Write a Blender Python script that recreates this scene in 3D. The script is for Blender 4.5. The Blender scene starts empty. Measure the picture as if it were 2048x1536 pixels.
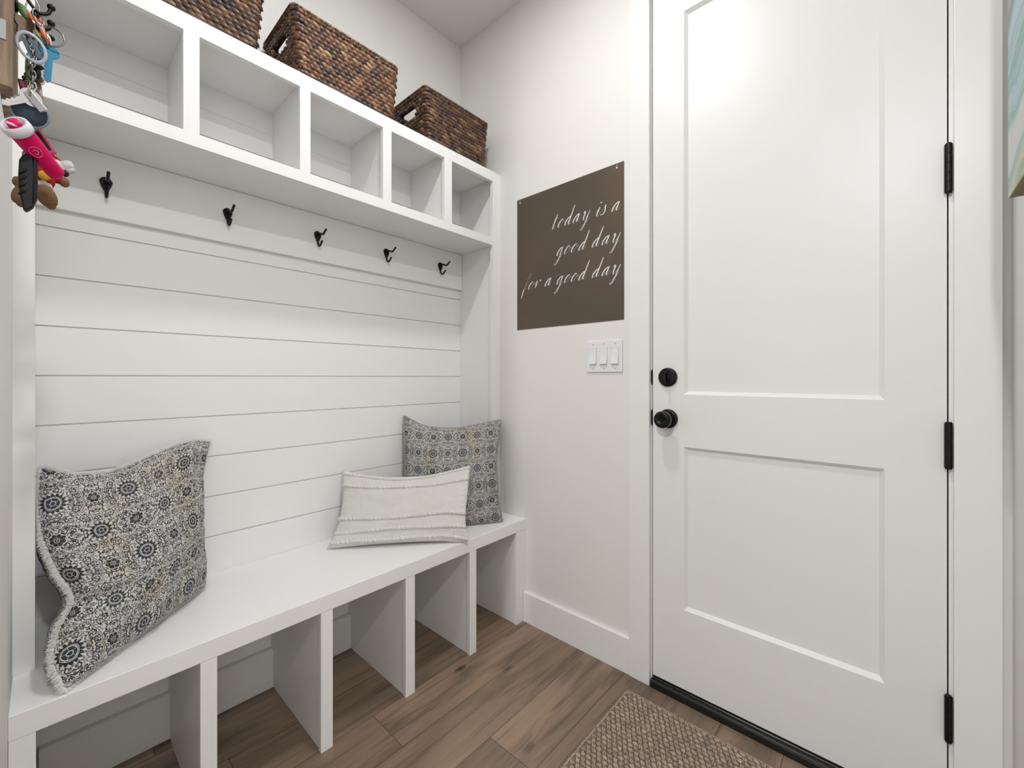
import bpy, bmesh, math, random
from math import sin, cos, pi, sqrt, atan2, radians
from mathutils import Vector, Matrix, noise
random.seed(7)
SC = bpy.context.scene
COL = SC.collection

# ------------------------------------------------------------------ camera
CAMH = 1.09
cam_d = bpy.data.cameras.new('camera'); cam = bpy.data.objects.new('camera', cam_d); COL.objects.link(cam)
cam_d.sensor_width = 36.0
cam_d.lens = 36.0 * 841.6 / 2048.0
cam_d.shift_y = -13.0 / 2048.0
cam_d.clip_start = 0.02
YAW = atan2(760, 841.6)
cam.location = (0, 0, CAMH)
cam.rotation_euler = (pi / 2, 0, YAW)
SC.camera = cam

# ------------------------------------------------------------------ view, world, lights
SC.view_settings.view_transform = 'Standard'
SC.view_settings.look = 'None'
SC.view_settings.gamma = 1.0
SC.view_settings.use_curve_mapping = False
SC.view_settings.exposure = 0.0
W = bpy.data.worlds.new('world'); SC.world = W; W.use_nodes = True
W.node_tree.nodes['Background'].inputs[0].default_value = (0.86, 0.93, 1.0, 1)
W.node_tree.nodes['Background'].inputs[1].default_value = 1.0

ZC = 2.80                                   # ceiling height

def area_light(name, loc, size, power, color, rot=(0, 0, 0), shape='DISK', size_y=None, spread=None):
    d = bpy.data.lights.new(name, 'AREA'); d.shape = shape; d.size = size
    if size_y: d.size_y = size_y
    d.energy = power; d.color = color
    if spread: d.spread = spread
    o = bpy.data.objects.new(name, d); COL.objects.link(o); o.location = loc; o.rotation_euler = rot
    return o
LAMP_POS = (-0.72, 0.67); HALL_POS = (0.04, -1.50); ENTRY_POS = (0.95, 0.02)
area_light('lamp_mudroom', (LAMP_POS[0], LAMP_POS[1], ZC - 0.012), 0.13, 11.8, (0.99, 0.995, 1.0))
area_light('fill_hall', (HALL_POS[0], HALL_POS[1], ZC - 0.012), 0.13, 60.0, (0.99, 0.995, 1.0))  # added fill lamp behind the camera, lights the door wall
area_light('fill_entry', (ENTRY_POS[0], ENTRY_POS[1], ZC - 0.012), 0.13, 25.0, (0.99, 0.995, 1.0))  # added fill lamp out of view, lifts the shiplap from the right
area_light('fill_side', (2.19, -0.45, 1.95), 1.5, 11.0, (1.0, 0.995, 0.985), rot=(radians(90), 0, radians(90)), shape='RECTANGLE', size_y=1.1)  # added fill panel in place of daylight, unseen at the right
area_light('fill_rear', (-0.70, -3.02, 1.45), 1.5, 5.0, (0.97, 0.99, 1.0), rot=(radians(90), 0, 0), shape='RECTANGLE', size_y=1.7)  # added soft fill panel outside the unseen rear opening

# ------------------------------------------------------------------ node helpers
class X:
    """a socket with arithmetic"""
    nt = None
    def __init__(s, sock): s.s = sock
    @staticmethod
    def m(op, *a, clamp=False):
        n = X.nt.nodes.new('ShaderNodeMath'); n.operation = op; n.use_clamp = clamp
        for i, v in enumerate(a):
            if isinstance(v, X): X.nt.links.new(v.s, n.inputs[i])
            else: n.inputs[i].default_value = v
        return X(n.outputs[0])
    def __add__(s, o): return X.m('ADD', s, o)
    __radd__ = __add__
    def __sub__(s, o): return X.m('SUBTRACT', s, o)
    def __rsub__(s, o): return X.m('SUBTRACT', o, s)
    def __mul__(s, o): return X.m('MULTIPLY', s, o)
    __rmul__ = __mul__
    def __truediv__(s, o): return X.m('DIVIDE', s, o)
def xabs(a): return X.m('ABSOLUTE', a)
def xsin(a): return X.m('SINE', a)
def xcos(a): return X.m('COSINE', a)
def xsqrt(a): return X.m('SQRT', a)
def xmax(a, b): return X.m('MAXIMUM', a, b)
def xmin(a, b): return X.m('MINIMUM', a, b)
def xgt(a, b): return X.m('GREATER_THAN', a, b)
def xlt(a, b): return X.m('LESS_THAN', a, b)
def xmod(a, b): return X.m('FLOORED_MODULO', a, b)
def xatan(a, b): return X.m('ARCTAN2', a, b)
def step(a, lo, hi):
    n = X.nt.nodes.new('ShaderNodeMapRange'); n.interpolation_type = 'SMOOTHSTEP'
    X.nt.links.new(a.s, n.inputs[0]); n.inputs[1].default_value = lo; n.inputs[2].default_value = hi
    return X(n.outputs[0])
def xyz(x, y, z=0.0):
    n = X.nt.nodes.new('ShaderNodeCombineXYZ')
    for i, v in enumerate((x, y, z)):
        if isinstance(v, X): X.nt.links.new(v.s, n.inputs[i])
        else: n.inputs[i].default_value = v
    return X(n.outputs[0])
def sep(v):
    n = X.nt.nodes.new('ShaderNodeSeparateXYZ'); X.nt.links.new(v.s, n.inputs[0])
    return X(n.outputs[0]), X(n.outputs[1]), X(n.outputs[2])
def coord(kind='Object'):
    n = X.nt.nodes.new('ShaderNodeTexCoord'); return X(n.outputs[kind])
def noise_n(vec, scale, detail=2.0, rough=0.5, dist=0.0):
    n = X.nt.nodes.new('ShaderNodeTexNoise'); X.nt.links.new(vec.s, n.inputs['Vector'])
    n.inputs['Scale'].default_value = scale; n.inputs['Detail'].default_value = detail
    n.inputs['Roughness'].default_value = rough; n.inputs['Distortion'].default_value = dist
    return X(n.outputs[0])
def voro(vec, scale, rnd=1.0, feature='F1'):
    n = X.nt.nodes.new('ShaderNodeTexVoronoi'); n.feature = feature
    X.nt.links.new(vec.s, n.inputs['Vector']); n.inputs['Scale'].default_value = scale
    n.inputs['Randomness'].default_value = rnd
    return n
def mixc(f, a, b):
    n = X.nt.nodes.new('ShaderNodeMix'); n.data_type = 'RGBA'
    for sock, v in ((n.inputs[0], f), (n.inputs[6], a), (n.inputs[7], b)):
        if isinstance(v, X): X.nt.links.new(v.s, sock)
        elif isinstance(v, (tuple, list)): sock.default_value = tuple(v) + ((1,) if len(v) == 3 else ())
        else: sock.default_value = v
    return X(n.outputs[2])
def attr(name):
    n = X.nt.nodes.new('ShaderNodeAttribute'); n.attribute_name = name
    return n
def bump(h, strength, dist):
    n = X.nt.nodes.new('ShaderNodeBump'); X.nt.links.new(h.s, n.inputs['Height'])
    n.inputs['Strength'].default_value = strength; n.inputs['Distance'].default_value = dist
    return X(n.outputs[0])
def mat(name, color=(0.8, 0.8, 0.8), rough=0.5, metal=0.0, fn=None, spec=None, alpha=None):
    m = bpy.data.materials.new(name); m.use_nodes = True
    X.nt = m.node_tree
    b = m.node_tree.nodes['Principled BSDF']
    b.inputs['Base Color'].default_value = tuple(color) + (1,)
    b.inputs['Roughness'].default_value = rough
    b.inputs['Metallic'].default_value = metal
    if spec is not None: b.inputs['Specular IOR Level'].default_value = spec
    if fn:
        r = fn()
        for k, v in r.items(): m.node_tree.links.new(v.s, b.inputs[k])
    return m

def paint(name, color, rough, tex=900, amt=0.02, mott=0.015):
    def fn():
        c = coord()
        n = noise_n(c, 2.2, 3)
        lo = tuple(max(0, k - mott) for k in color); hi = tuple(k + mott for k in color)
        return {'Base Color': mixc(n, lo, hi), 'Normal': bump(noise_n(c, tex, 2), amt, 0.001)}
    return mat(name, color, rough, fn=fn)

M = {}
M['wall'] = paint('wall_paint', (0.80, 0.785, 0.76), 0.6, 350, 0.12)
M['ceil'] = paint('ceiling_paint', (0.86, 0.845, 0.83), 0.7, 300, 0.15)
M['trim'] = paint('trim_enamel', (0.83, 0.825, 0.81), 0.32, 120, 0.015, 0.006)
M['cab'] = paint('cabinet_enamel', (0.885, 0.882, 0.872), 0.38, 150, 0.02, 0.006)
M['door'] = paint('door_enamel', (0.815, 0.812, 0.80), 0.36, 100, 0.02, 0.006)
M['plastic'] = mat('white_plastic', (0.80, 0.81, 0.83), 0.3)
M['black'] = mat('black_metal', (0.012, 0.012, 0.012), 0.33, 0.6)
M['sill'] = mat('black_sill', (0.008, 0.008, 0.008), 0.28, 0.0)
M['gap'] = mat('dark_gap', (0.02, 0.02, 0.02), 0.9)
M['steel'] = mat('key_steel', (0.32, 0.31, 0.29), 0.3, 1.0)
M['clip'] = mat('grey_clip', (0.42, 0.43, 0.42), 0.6, 0.2)
M['chrome'] = mat('bright_steel', (0.55, 0.54, 0.56), 0.25, 1.0)
M['bronze'] = mat('bronze_key', (0.24, 0.19, 0.15), 0.35, 0.9)
M['bluekey'] = mat('blue_coated_key', (0.0, 0.23, 0.42), 0.35, 0.0)
M['pink'] = mat('pink_rubber', (0.70, 0.0, 0.11), 0.5, spec=0.2)
M['pinkline'] = mat('pale_pink_print', (0.9, 0.25, 0.42), 0.45)
M['white_soft'] = mat('white_rubber', (0.75, 0.72, 0.78), 0.4)
M['fob'] = mat('black_fob', (0.010, 0.011, 0.012), 0.5, spec=0.25)
M['orange'] = mat('orange_enamel', (0.80, 0.20, 0.04), 0.4)
M['green'] = mat('green_enamel', (0.10, 0.22, 0.07), 0.4)
M['red'] = mat('red_enamel', (0.50, 0.05, 0.03), 0.4)
M['maroon'] = mat('maroon_leather', (0.22, 0.02, 0.05), 0.5)
M['glassy'] = mat('clear_tag', (0.55, 0.58, 0.70), 0.12)
M['tagblue'] = mat('slate_tag', (0.10, 0.17, 0.24), 0.3)
M['cloudy'] = mat('cloudy_tag', (0.72, 0.72, 0.76), 0.3)

def fn_fur(c1, c2):
    def fn():
        c = coord(); n = noise_n(c, 900, 3)
        return {'Base Color': mixc(n, c1, c2), 'Normal': bump(n, 0.9, 0.002)}
    return fn
M['fur'] = mat('brown_plush', rough=0.9, fn=fn_fur((0.16, 0.075, 0.03), (0.33, 0.18, 0.09)))
M['whitefur'] = mat('white_plush', rough=0.95, fn=fn_fur((0.55, 0.55, 0.55), (0.85, 0.85, 0.86)))
M['shirt'] = mat('red_cloth', rough=0.85, fn=fn_fur((0.32, 0.0, 0.01), (0.50, 0.01, 0.02)))
M['yellow'] = mat('yellow_felt', (0.75, 0.42, 0.03), 0.8)
M['denim'] = mat('denim_cloth', rough=0.9, fn=fn_fur((0.045, 0.075, 0.11), (0.085, 0.13, 0.18)))
M['denimrim'] = mat('grey_blue_rubber', (0.24, 0.30, 0.36), 0.5)

def fn_wood():
    c = coord('Object'); x, y, z = sep(c)
    g = noise_n(xyz(x * 40, y * 40, z * 3), 2.0, 5, 0.6)
    n = noise_n(xyz(x * 20, y * 20, z * 9), 1.0, 2)
    c1 = mixc(step(g, 0.3, 0.7), (0.10, 0.06, 0.035), (0.38, 0.27, 0.17))
    return {'Base Color': mixc(step(n, 0.55, 0.7), c1, (0.07, 0.045, 0.03)), 'Normal': bump(g, 0.4, 0.002)}
M['rackwood'] = mat('weathered_wood', rough=0.6, fn=fn_wood)

def fn_sign():
    c = coord(); x, y, z = sep(c)
    g = noise_n(xyz(x * 3, y, z * 40), 3.0, 4, 0.6)
    n = noise_n(c, 4.0, 2)
    a = mixc(g, (0.105, 0.082, 0.062), (0.125, 0.098, 0.074))
    return {'Base Color': mixc(step(n, 0.35, 0.7), a, (0.135, 0.098, 0.072)), 'Normal': bump(g, 0.05, 0.001)}
M['sign'] = mat('brown_brushed_metal', rough=0.42, metal=0.35, fn=fn_sign)

KNOTS = [(-1.1995, 1.0405, 1.0), (-1.066, 1.161, 0.6), (-0.7926, 0.9546, 0.5)]
def fn_floor():
    at = attr('plank'); col = X(at.outputs['Color']); tone, off, warm = sep(col)
    c = coord('Object'); x, y, z = sep(c)
    warpx = x
    dark = None
    for kx, ky, s in KNOTS:
        dx = x - kx; dy = (y - ky) * 0.45
        d = xsqrt(dx * dx + dy * dy)
        w = step(d, 0.06, 0.0)
        warpx = warpx + w * 0.035 * s * (xsin(dx * 60.0))
        kd = step(d + (noise_n(c, 120, 3) - 0.5) * 0.018, 0.016, 0.002) * s
        dark = kd if dark is None else xmax(dark, kd)
    v = xyz(warpx * 34 + off * 60, y * 2.2 + off * 31, off * 9)
    g = noise_n(v, 1.0, 6, 0.62, 0.5)
    fine = noise_n(xyz(x * 420, y * 14 + off * 5, off), 1.0, 4, 0.7)
    broad = noise_n(xyz(x * 7 + off * 40, y * 1.5, off * 7), 1.2, 3, 0.5, 0.8)
    base = mixc(tone, (0.160, 0.108, 0.072), (0.345, 0.236, 0.162))
    base = mixc(warm * 0.5, base, (0.205, 0.157, 0.115))
    b2 = mixc(step(broad, 0.42, 0.66) * 0.7, base, (0.125, 0.096, 0.069))
    b3 = mixc(step(g, 0.50, 0.66) * 0.60, b2, (0.095, 0.064, 0.045))
    b4 = mixc(step(g, 0.48, 0.25) * 0.35, b3, (0.43, 0.305, 0.22))
    b5 = mixc(step(fine, 0.55, 0.75) * 0.40, b4, (0.11, 0.076, 0.055))
    b6 = mixc(dark, b5, (0.035, 0.025, 0.02))
    return {'Base Color': b6, 'Roughness': 0.42 + g * 0.2, 'Normal': bump(fine * 0.6 + g * 0.4, 0.18, 0.0015)}
M['floor'] = mat('oak_plank_floor', rough=0.5, fn=fn_floor)

def fn_beads():                              # rug and baskets: colour of each strand comes from its own dye
    at = attr('dye'); col = X(at.outputs['Color'])
    uv = coord('UV'); u, v, w = sep(uv)
    n = noise_n(xyz(u * 1.5, v * 26, 0.0), 1.0, 3)
    dk = mixc(step(n, 0.35, 0.7), (0.35, 0.33, 0.32), (1, 1, 1))
    m = X.nt.nodes.new('ShaderNodeMix'); m.data_type = 'RGBA'; m.blend_type = 'MULTIPLY'; m.inputs[0].default_value = 0.75
    X.nt.links.new(col.s, m.inputs[6]); X.nt.links.new(dk.s, m.inputs[7])
    return {'Base Color': X(m.outputs[2]), 'Normal': bump(n, 0.35, 0.001)}
M['hyacinth'] = mat('water_hyacinth', rough=0.42, fn=fn_beads)
M['jute'] = mat('jute_yarn', rough=0.9, fn=fn_beads)
M['jutebase'] = mat('jute_backing', rough=0.95, fn=fn_fur((0.16, 0.12, 0.09), (0.24, 0.185, 0.145)))  # backing darkened to paint in the shade between the loops
M['basketdark'] = mat('basket_inner_shade', (0.035, 0.02, 0.014), 0.8)  # shade inside the basket and between strands put into the colour

def damask(scale=1.0, phase=(0, 0)):
    def fn():
        uv = coord('UV'); u, v, w = sep(uv)
        c = xyz(u, v); s = scale
        wob = (noise_n(c, 60, 2) - 0.5) * 0.004; wob2 = (noise_n(xyz(v, u), 70, 2) - 0.5) * 0.004
        a, b = 0.150 * s, 0.176 * s
        X0 = u + phase[0] + wob; Y0 = v + phase[1] + wob2
        def cell(dx_, dy_):
            x = xmod(X0 + a * dx_, a) - a / 2; y = xmod(Y0 + b * dy_, b) - b / 2
            return x, y, xsqrt(x * x + y * y), xatan(x, y)
        x1, y1, r1, t1 = cell(0, 0)             # large medallion
        x2, y2, r2, t2 = cell(0.5, 0.5)         # small flower at the tile corner
        x3, y3, r3, t3 = cell(0.5, 0)           # florets half way between
        x4, y4, r4, t4 = cell(0, 0.5)
        mx = xabs(x1) / s; my = xabs(y1) / s    # four way mirror so the scrolls are symmetric
        def line(d, w_): return step(xabs(d), w_ * 1.3, w_ * 0.5)
        mc = xyz(mx, my)
        vo = voro(mc, 44, 0.8); vpx, vpy, _ = sep(X(vo.outputs['Position']))
        dx = mx - vpx; dy = my - vpy
        rr = xsqrt(dx * dx + dy * dy); tt = xatan(dx, dy)
        spiral = xsin(tt + rr * 1150.0)
        scroll = step(spiral, 0.38, 0.62) * step(rr, 0.0120, 0.0100)
        f2v = voro(mc, 44, 0.8, 'DISTANCE_TO_EDGE'); edge = X(f2v.outputs['Distance'])
        nn = noise_n(mc, 105, 1.0, 0.5, 1.8)
        leaves = step(xabs(nn - 0.5), 0.050, 0.036)
        dots = step(noise_n(mc, 190, 1.0, 0.5, 1.0), 0.60, 0.62)
        back = xmax(scroll, xmax(leaves * step(scroll, 0.4, 0.1), dots))
        # lobed double line round the large medallion
        R = 0.053 * s + 0.0040 * s * xabs(xsin(t1 * 4.0))
        ring = line(r1 - R, 0.00075 * s)
        clear = 1.0 - step(xabs(r1 - R), 0.0022 * s, 0.0014 * s)
        def flower(r, t, rc, rp, n_):
            core = step(r, rc, rc * 0.95)
            vein = xmax(line(xsin(t * 2.5 + 0.4) * r, rc * 0.07) * xgt(r, rc * 0.40), line(r - rc * 0.40, rc * 0.06))
            rim = line(r - rc * 1.16, rc * 0.06)
            saw = xabs(xsin(t * (n_ / 2.0) + r * 60.0))
            pet = rp * 0.70 + rp * 0.34 * saw
            body = step(r - pet, 0.0006, -0.0006) * xgt(r, rc * 1.28)
            cut = xmax(line(r - rc * 1.55 - rp * 0.22 * saw, 0.0006 * s), line(xsin(t * n_ + 0.5) * r, 0.00045 * s) * xgt(r, rc * 1.7))
            return core * (1.0 - vein), core * vein, xmax(rim, body * (1.0 - cut))
        c1, v1, f1 = flower(r1, t1, 0.0125 * s, 0.0270 * s, 16.0)
        c2, v2, f2 = flower(r2, t2, 0.0108 * s, 0.0240 * s, 14.0)
        def floret(r, t, r0, n_):
            q = r0 + r0 * 0.30 * xabs(xsin(t * n_ / 2.0))
            return step(r - q, 0.0005, -0.0005) * (1.0 - xmax(line(xsin(t * n_ / 2.0) * r, 0.0006 * s), line(r - r0 * 0.42, 0.0005 * s))), step(r - q, 0.0022, 0.0014)
        f3, k3 = floret(r3, t3, 0.0105 * s, 6.0)
        f4, k4 = floret(r4, t4, 0.0115 * s, 8.0)
        keep = step(r1, 0.0262 * s, 0.0275 * s) * step(r2, 0.0235 * s, 0.0245 * s) * clear * (1.0 - k3) * (1.0 - k4)
        ink = back * keep
        for q in (ring, f1, f2, f3, f4): ink = xmax(ink, q)
        ink = ink * step(noise_n(c, 420, 3), 0.26, 0.42)
        core = xmax(c1, c2)
        cream = mixc(step(noise_n(c, 11, 2), 0.45, 0.68), (0.66, 0.65, 0.63), (0.66, 0.61, 0.51))
        inkc = mixc(step(noise_n(c, 30, 2), 0.4, 0.65), (0.022, 0.023, 0.024), (0.045, 0.052, 0.060))
        o = mixc(ink, cream, inkc)
        o = mixc(core, o, mixc(noise_n(c, 200, 2), (0.018, 0.022, 0.030), (0.060, 0.075, 0.098)))
        return {'Base Color': o, 'Normal': bump(noise_n(c, 1400, 2), 0.35, 0.001)}
    return fn
M['damask'] = mat('damask_linen', rough=0.85, fn=damask(0.98, (0.035, 0.02)), spec=0.2)
M['damask2'] = mat('damask_linen_fine', rough=0.85, fn=damask(0.86, (0.052, 0.055)), spec=0.2)
M['fringe'] = mat('frayed_cotton', (0.84, 0.83, 0.81), 0.95, spec=0.1)
M['fringe2'] = mat('frayed_cotton_grey', (0.42, 0.41, 0.40), 0.95, spec=0.1)
def fn_woven():
    uv = coord('UV'); u, v, w = sep(uv)
    wv = xsin(u * 1900.0) * 0.5 + xsin(v * 1500.0 + noise_n(xyz(u, v), 60) * 9.0)
    n = noise_n(xyz(u * 30, v * 160), 1.5, 3)
    t = noise_n(xyz(u * 3, v * 12), 1.5, 2)
    col = mixc(n, (0.67, 0.65, 0.625), (0.75, 0.735, 0.715))
    col = mixc(step(t, 0.5, 0.75) * 0.5, col, (0.70, 0.68, 0.60))
    return {'Base Color': col, 'Normal': bump(wv * 0.3 + n, 0.55, 0.0012)}
M['woven'] = mat('ivory_woven', rough=0.95, fn=fn_woven, spec=0.1)
M['braid'] = mat('ivory_braid', (0.74, 0.72, 0.695), 0.95, spec=0.1)
def fn_paint():
    c = coord('Object'); x, y, z = sep(c)
    d = noise_n(xyz(y * 5.0, z * 5.0), 1.0, 2)
    q = z + y * 0.16 + (d - 0.5) * 0.10
    st = noise_n(xyz(q * 26.0, y * 1.6), 1.0, 3, 0.6)
    st2 = noise_n(xyz(q * 60.0, y * 2.2, 3.0), 1.0, 3, 0.6)
    a = mixc(step(st, 0.40, 0.62), (0.30, 0.45, 0.42), (0.46, 0.60, 0.66))
    a = mixc(step(st2, 0.52, 0.66) * 0.7, a, (0.36, 0.53, 0.66))
    a = mixc(step(st2, 0.42, 0.33) * 0.8, a, (0.60, 0.67, 0.64))
    pale = step(xabs(q - 0.125), 0.045, 0.025)
    a = mixc(pale * 0.9, a, (0.66, 0.68, 0.65))
    low = step(q, 0.085, 0.065)
    a = mixc(low, a, mixc(step(st2, 0.42, 0.6), (0.36, 0.44, 0.33), (0.58, 0.60, 0.44)))
    top = step(q, 0.325, 0.365)
    a = mixc(top * 0.9, a, mixc(step(st2, 0.4, 0.6), (0.19, 0.25, 0.25), (0.42, 0.48, 0.42)))
    return {'Base Color': a, 'Normal': bump(st2, 0.3, 0.002)}
M['painting'] = mat('abstract_canvas', rough=0.6, fn=fn_paint)
M['canvasedge'] = mat('tan_canvas_edge', rough=0.8, fn=fn_fur((0.26, 0.20, 0.11), (0.34, 0.27, 0.16)))
def fn_emit():
    return {}
def emit(name, col, st):
    m = mat(name, (0.9, 0.9, 0.9), 0.5); b = m.node_tree.nodes['Principled BSDF']
    b.inputs['Emission Color'].default_value = col + (1,); b.inputs['Emission Strength'].default_value = st
    return m
M['lens'] = emit('lamp_lens', (1.0, 0.96, 0.9), 8.0)

# ------------------------------------------------------------------ mesh builder
class MB:
    def __init__(s): s.v = []; s.f = []; s.col = []; s.uv = []; s.mi = []; s.smooth = []
    def quadmesh(s, verts, faces, col=None, uvs=None, mi=0, smooth=False):
        o = len(s.v); s.v += [tuple(p) for p in verts]
        for fi, f in enumerate(faces):
            s.f.append([o + i for i in f]); s.col.append(col); s.mi.append(mi); s.smooth.append(smooth)
            s.uv.append([uvs[i] for i in f] if uvs else None)
        return o
    def box(s, x0, x1, y0, y1, z0, z1, mi=0, col=None, M4=None):
        vs = [(x, y, z) for z in (z0, z1) for y in (y0, y1) for x in (x0, x1)]
        if M4 is not None: vs = [tuple(M4 @ Vector(p)) for p in vs]
        s.quadmesh(vs, [(0, 2, 3, 1), (4, 5, 7, 6), (0, 1, 5, 4), (2, 6, 7, 3), (0, 4, 6, 2), (1, 3, 7, 5)], col, None, mi)
    def tube(s, pts, rad, n=8, caps=True, mi=0, col=None, flat=1.0, up=None):
        pts = [Vector(p) for p in pts]
        if not isinstance(rad, (list, tuple)): rad = [rad] * len(pts)
        o = len(s.v); prev = None
        vs = []
        for i, p in enumerate(pts):
            t = (pts[min(i + 1, len(pts) - 1)] - pts[max(i - 1, 0)]).normalized()
            if prev is None:
                a = up if up is not None else (Vector((0, 0, 1)) if abs(t.z) < 0.9 else Vector((1, 0, 0)))
                nrm = (a - t * a.dot(t)).normalized()
            else:
                nrm = (prev - t * prev.dot(t)).normalized()
            prev = nrm; b = t.cross(nrm)
            for k in range(n):
                an = 2 * pi * k / n
                vs.append(p + nrm * cos(an) * rad[i] * flat + b * sin(an) * rad[i])
        fs = []
        for i in range(len(pts) - 1):
            for k in range(n):
                fs.append((i * n + k, i * n + (k + 1) % n, (i + 1) * n + (k + 1) % n, (i + 1) * n + k))
        if caps:
            fs.append(tuple(range(n - 1, -1, -1))); fs.append(tuple((len(pts) - 1) * n + k for k in range(n)))
        s.quadmesh(vs, fs, col, None, mi, True)
    def lathe(s, prof, M4, n=32, mi=0, cap0=True, cap1=True):
        vs = []; fs = []
        for r, h in prof:
            for k in range(n):
                a = 2 * pi * k / n; vs.append(M4 @ Vector((r * cos(a), r * sin(a), h)))
        for i in range(len(prof) - 1):
            for k in range(n):
                fs.append((i * n + k, i * n + (k + 1) % n, (i + 1) * n + (k + 1) % n, (i + 1) * n + k))
        if cap0: fs.append(tuple(range(n - 1, -1, -1)))
        if cap1: fs.append(tuple((len(prof) - 1) * n + k for k in range(n)))
        s.quadmesh(vs, fs, None, None, mi, True)
    def prism(s, outline, z0, z1, M4=None, mi=0, smooth=False):
        n = len(outline)
        vs = [Vector((x, y, z0)) for x, y in outline] + [Vector((x, y, z1)) for x, y in outline]
        if M4 is not None: vs = [M4 @ p for p in vs]
        fs = [tuple(range(n - 1, -1, -1)), tuple(range(n, 2 * n))]
        fs += [(i, (i + 1) % n, n + (i + 1) % n, n + i) for i in range(n)]
        s.quadmesh(vs, fs, None, None, mi, smooth)
    def blob(s, c, r, M4=None, n=12, m=8, mi=0, jitter=0.0, seed=0):
        vs = []; fs = []
        rnd = random.Random(seed)
        for i in range(m + 1):
            ph = pi * i / m
            for k in range(n):
                a = 2 * pi * k / n
                p = Vector((r[0] * sin(ph) * cos(a), r[1] * sin(ph) * sin(a), r[2] * cos(ph)))
                if 0 < i < m: p *= 1 + rnd.uniform(-jitter, jitter)
                if M4 is not None: p = M4 @ p
                vs.append(Vector(c) + p)
        for i in range(m):
            for k in range(n):
                fs.append((i * n + k, (i + 1) * n + k, (i + 1) * n + (k + 1) % n, i * n + (k + 1) % n))
        s.quadmesh(vs, fs, None, None, mi, True)
    def build(s, name, mats, parent=None, bevel=0.0, origin=None, seg=2, attrname='dye', merge=False):
        me = bpy.data.meshes.new(name)
        o = Vector(origin) if origin is not None else Vector((0, 0, 0))
        me.from_pydata([tuple(Vector(p) - o) for p in s.v], [], s.f)
        if not isinstance(mats, (list, tuple)): mats = [mats]
        for m in mats: me.materials.append(m)
        for i, p in enumerate(me.polygons):
            p.material_index = s.mi[i]; p.use_smooth = s.smooth[i]
        if any(u is not None for u in s.uv):
            ul = me.uv_layers.new(name='UVMap')
            li = 0
            for i, f in enumerate(s.f):
                for k in range(len(f)):
                    if s.uv[i] is not None: ul.data[li].uv = s.uv[i][k]
                    li += 1
        if any(c is not None for c in s.col):
            ca = me.color_attributes.new(attrname, 'FLOAT_COLOR', 'CORNER')
            li = 0
            for i, f in enumerate(s.f):
                c = s.col[i] or (1, 1, 1)
                for k in range(len(f)):
                    ca.data[li].color = (c[0], c[1], c[2], 1); li += 1
        if merge:
            bm = bmesh.new(); bm.from_mesh(me); bmesh.ops.remove_doubles(bm, verts=bm.verts, dist=1e-5)
            bmesh.ops.recalc_face_normals(bm, faces=bm.faces); bm.to_mesh(me); bm.free()
        ob = bpy.data.objects.new(name, me); COL.objects.link(ob)
        if parent is not None:
            ob.parent = parent
            ob.location = o - world_loc(parent)
        else: ob.location = o
        if bevel > 0:
            b = ob.modifiers.new('bevel', 'BEVEL'); b.width = bevel; b.segments = seg; b.limit_method = 'ANGLE'; b.angle_limit = radians(40)
        return ob
def world_loc(o):
    l = Vector(o.location)
    while o.parent: o = o.parent; l += Vector(o.location)
    return l
def thing(name, label, cat, loc=(0, 0, 0), group=None):
    o = bpy.data.objects.new(name, None); COL.objects.link(o); o.location = loc; o.empty_display_size = 0.05
    o['label'] = label; o['category'] = cat
    if group: o['group'] = group
    return o
def tag(o, label, cat, group=None):
    o['label'] = label; o['category'] = cat
    if group: o['group'] = group
    return o
def struct(o, label=None):
    o['kind'] = 'structure'
    if label: o['label'] = label
    return o
def boxobj(name, x0, x1, y0, y1, z0, z1, m, parent=None, bevel=0.0, origin=None):
    b = MB(); b.box(x0, x1, y0, y1, z0, z1); return b.build(name, m, parent, bevel, origin)
def catmull(pts, k=6):
    P = [Vector(p) for p in pts]; P = [P[0] * 2 - P[1]] + P + [P[-1] * 2 - P[-2]]; out = []
    for i in range(1, len(P) - 2):
        for j in range(k):
            t = j / k; a, b, c, d = P[i - 1:i + 3]
            out.append(0.5 * ((2 * b) + (c - a) * t + (2 * a - 5 * b + 4 * c - d) * t * t + (3 * b - a - 3 * c + d) * t ** 3))
    out.append(P[-2]); return out
def rotm(ax, ay=None, az=None):
    """matrix whose Z axis is ax"""
    z = Vector(ax).normalized(); u = Vector((0, 0, 1)) if abs(z.z) < 0.95 else Vector((1, 0, 0))
    x = u.cross(z).normalized(); y = z.cross(x)
    return Matrix((x, y, z)).transposed().to_4x4()

# ------------------------------------------------------------------ room shell
XB, XR, YD, YL = -1.667, 0.200, 1.446, -0.048      # bench wall, right wall, door wall, return wall
YR = -3.0
XE = 2.1                                            # far side of the space right of the opening
DX0, DX1, DH = -0.6335, 0.1005, 2.455               # door opening

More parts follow.
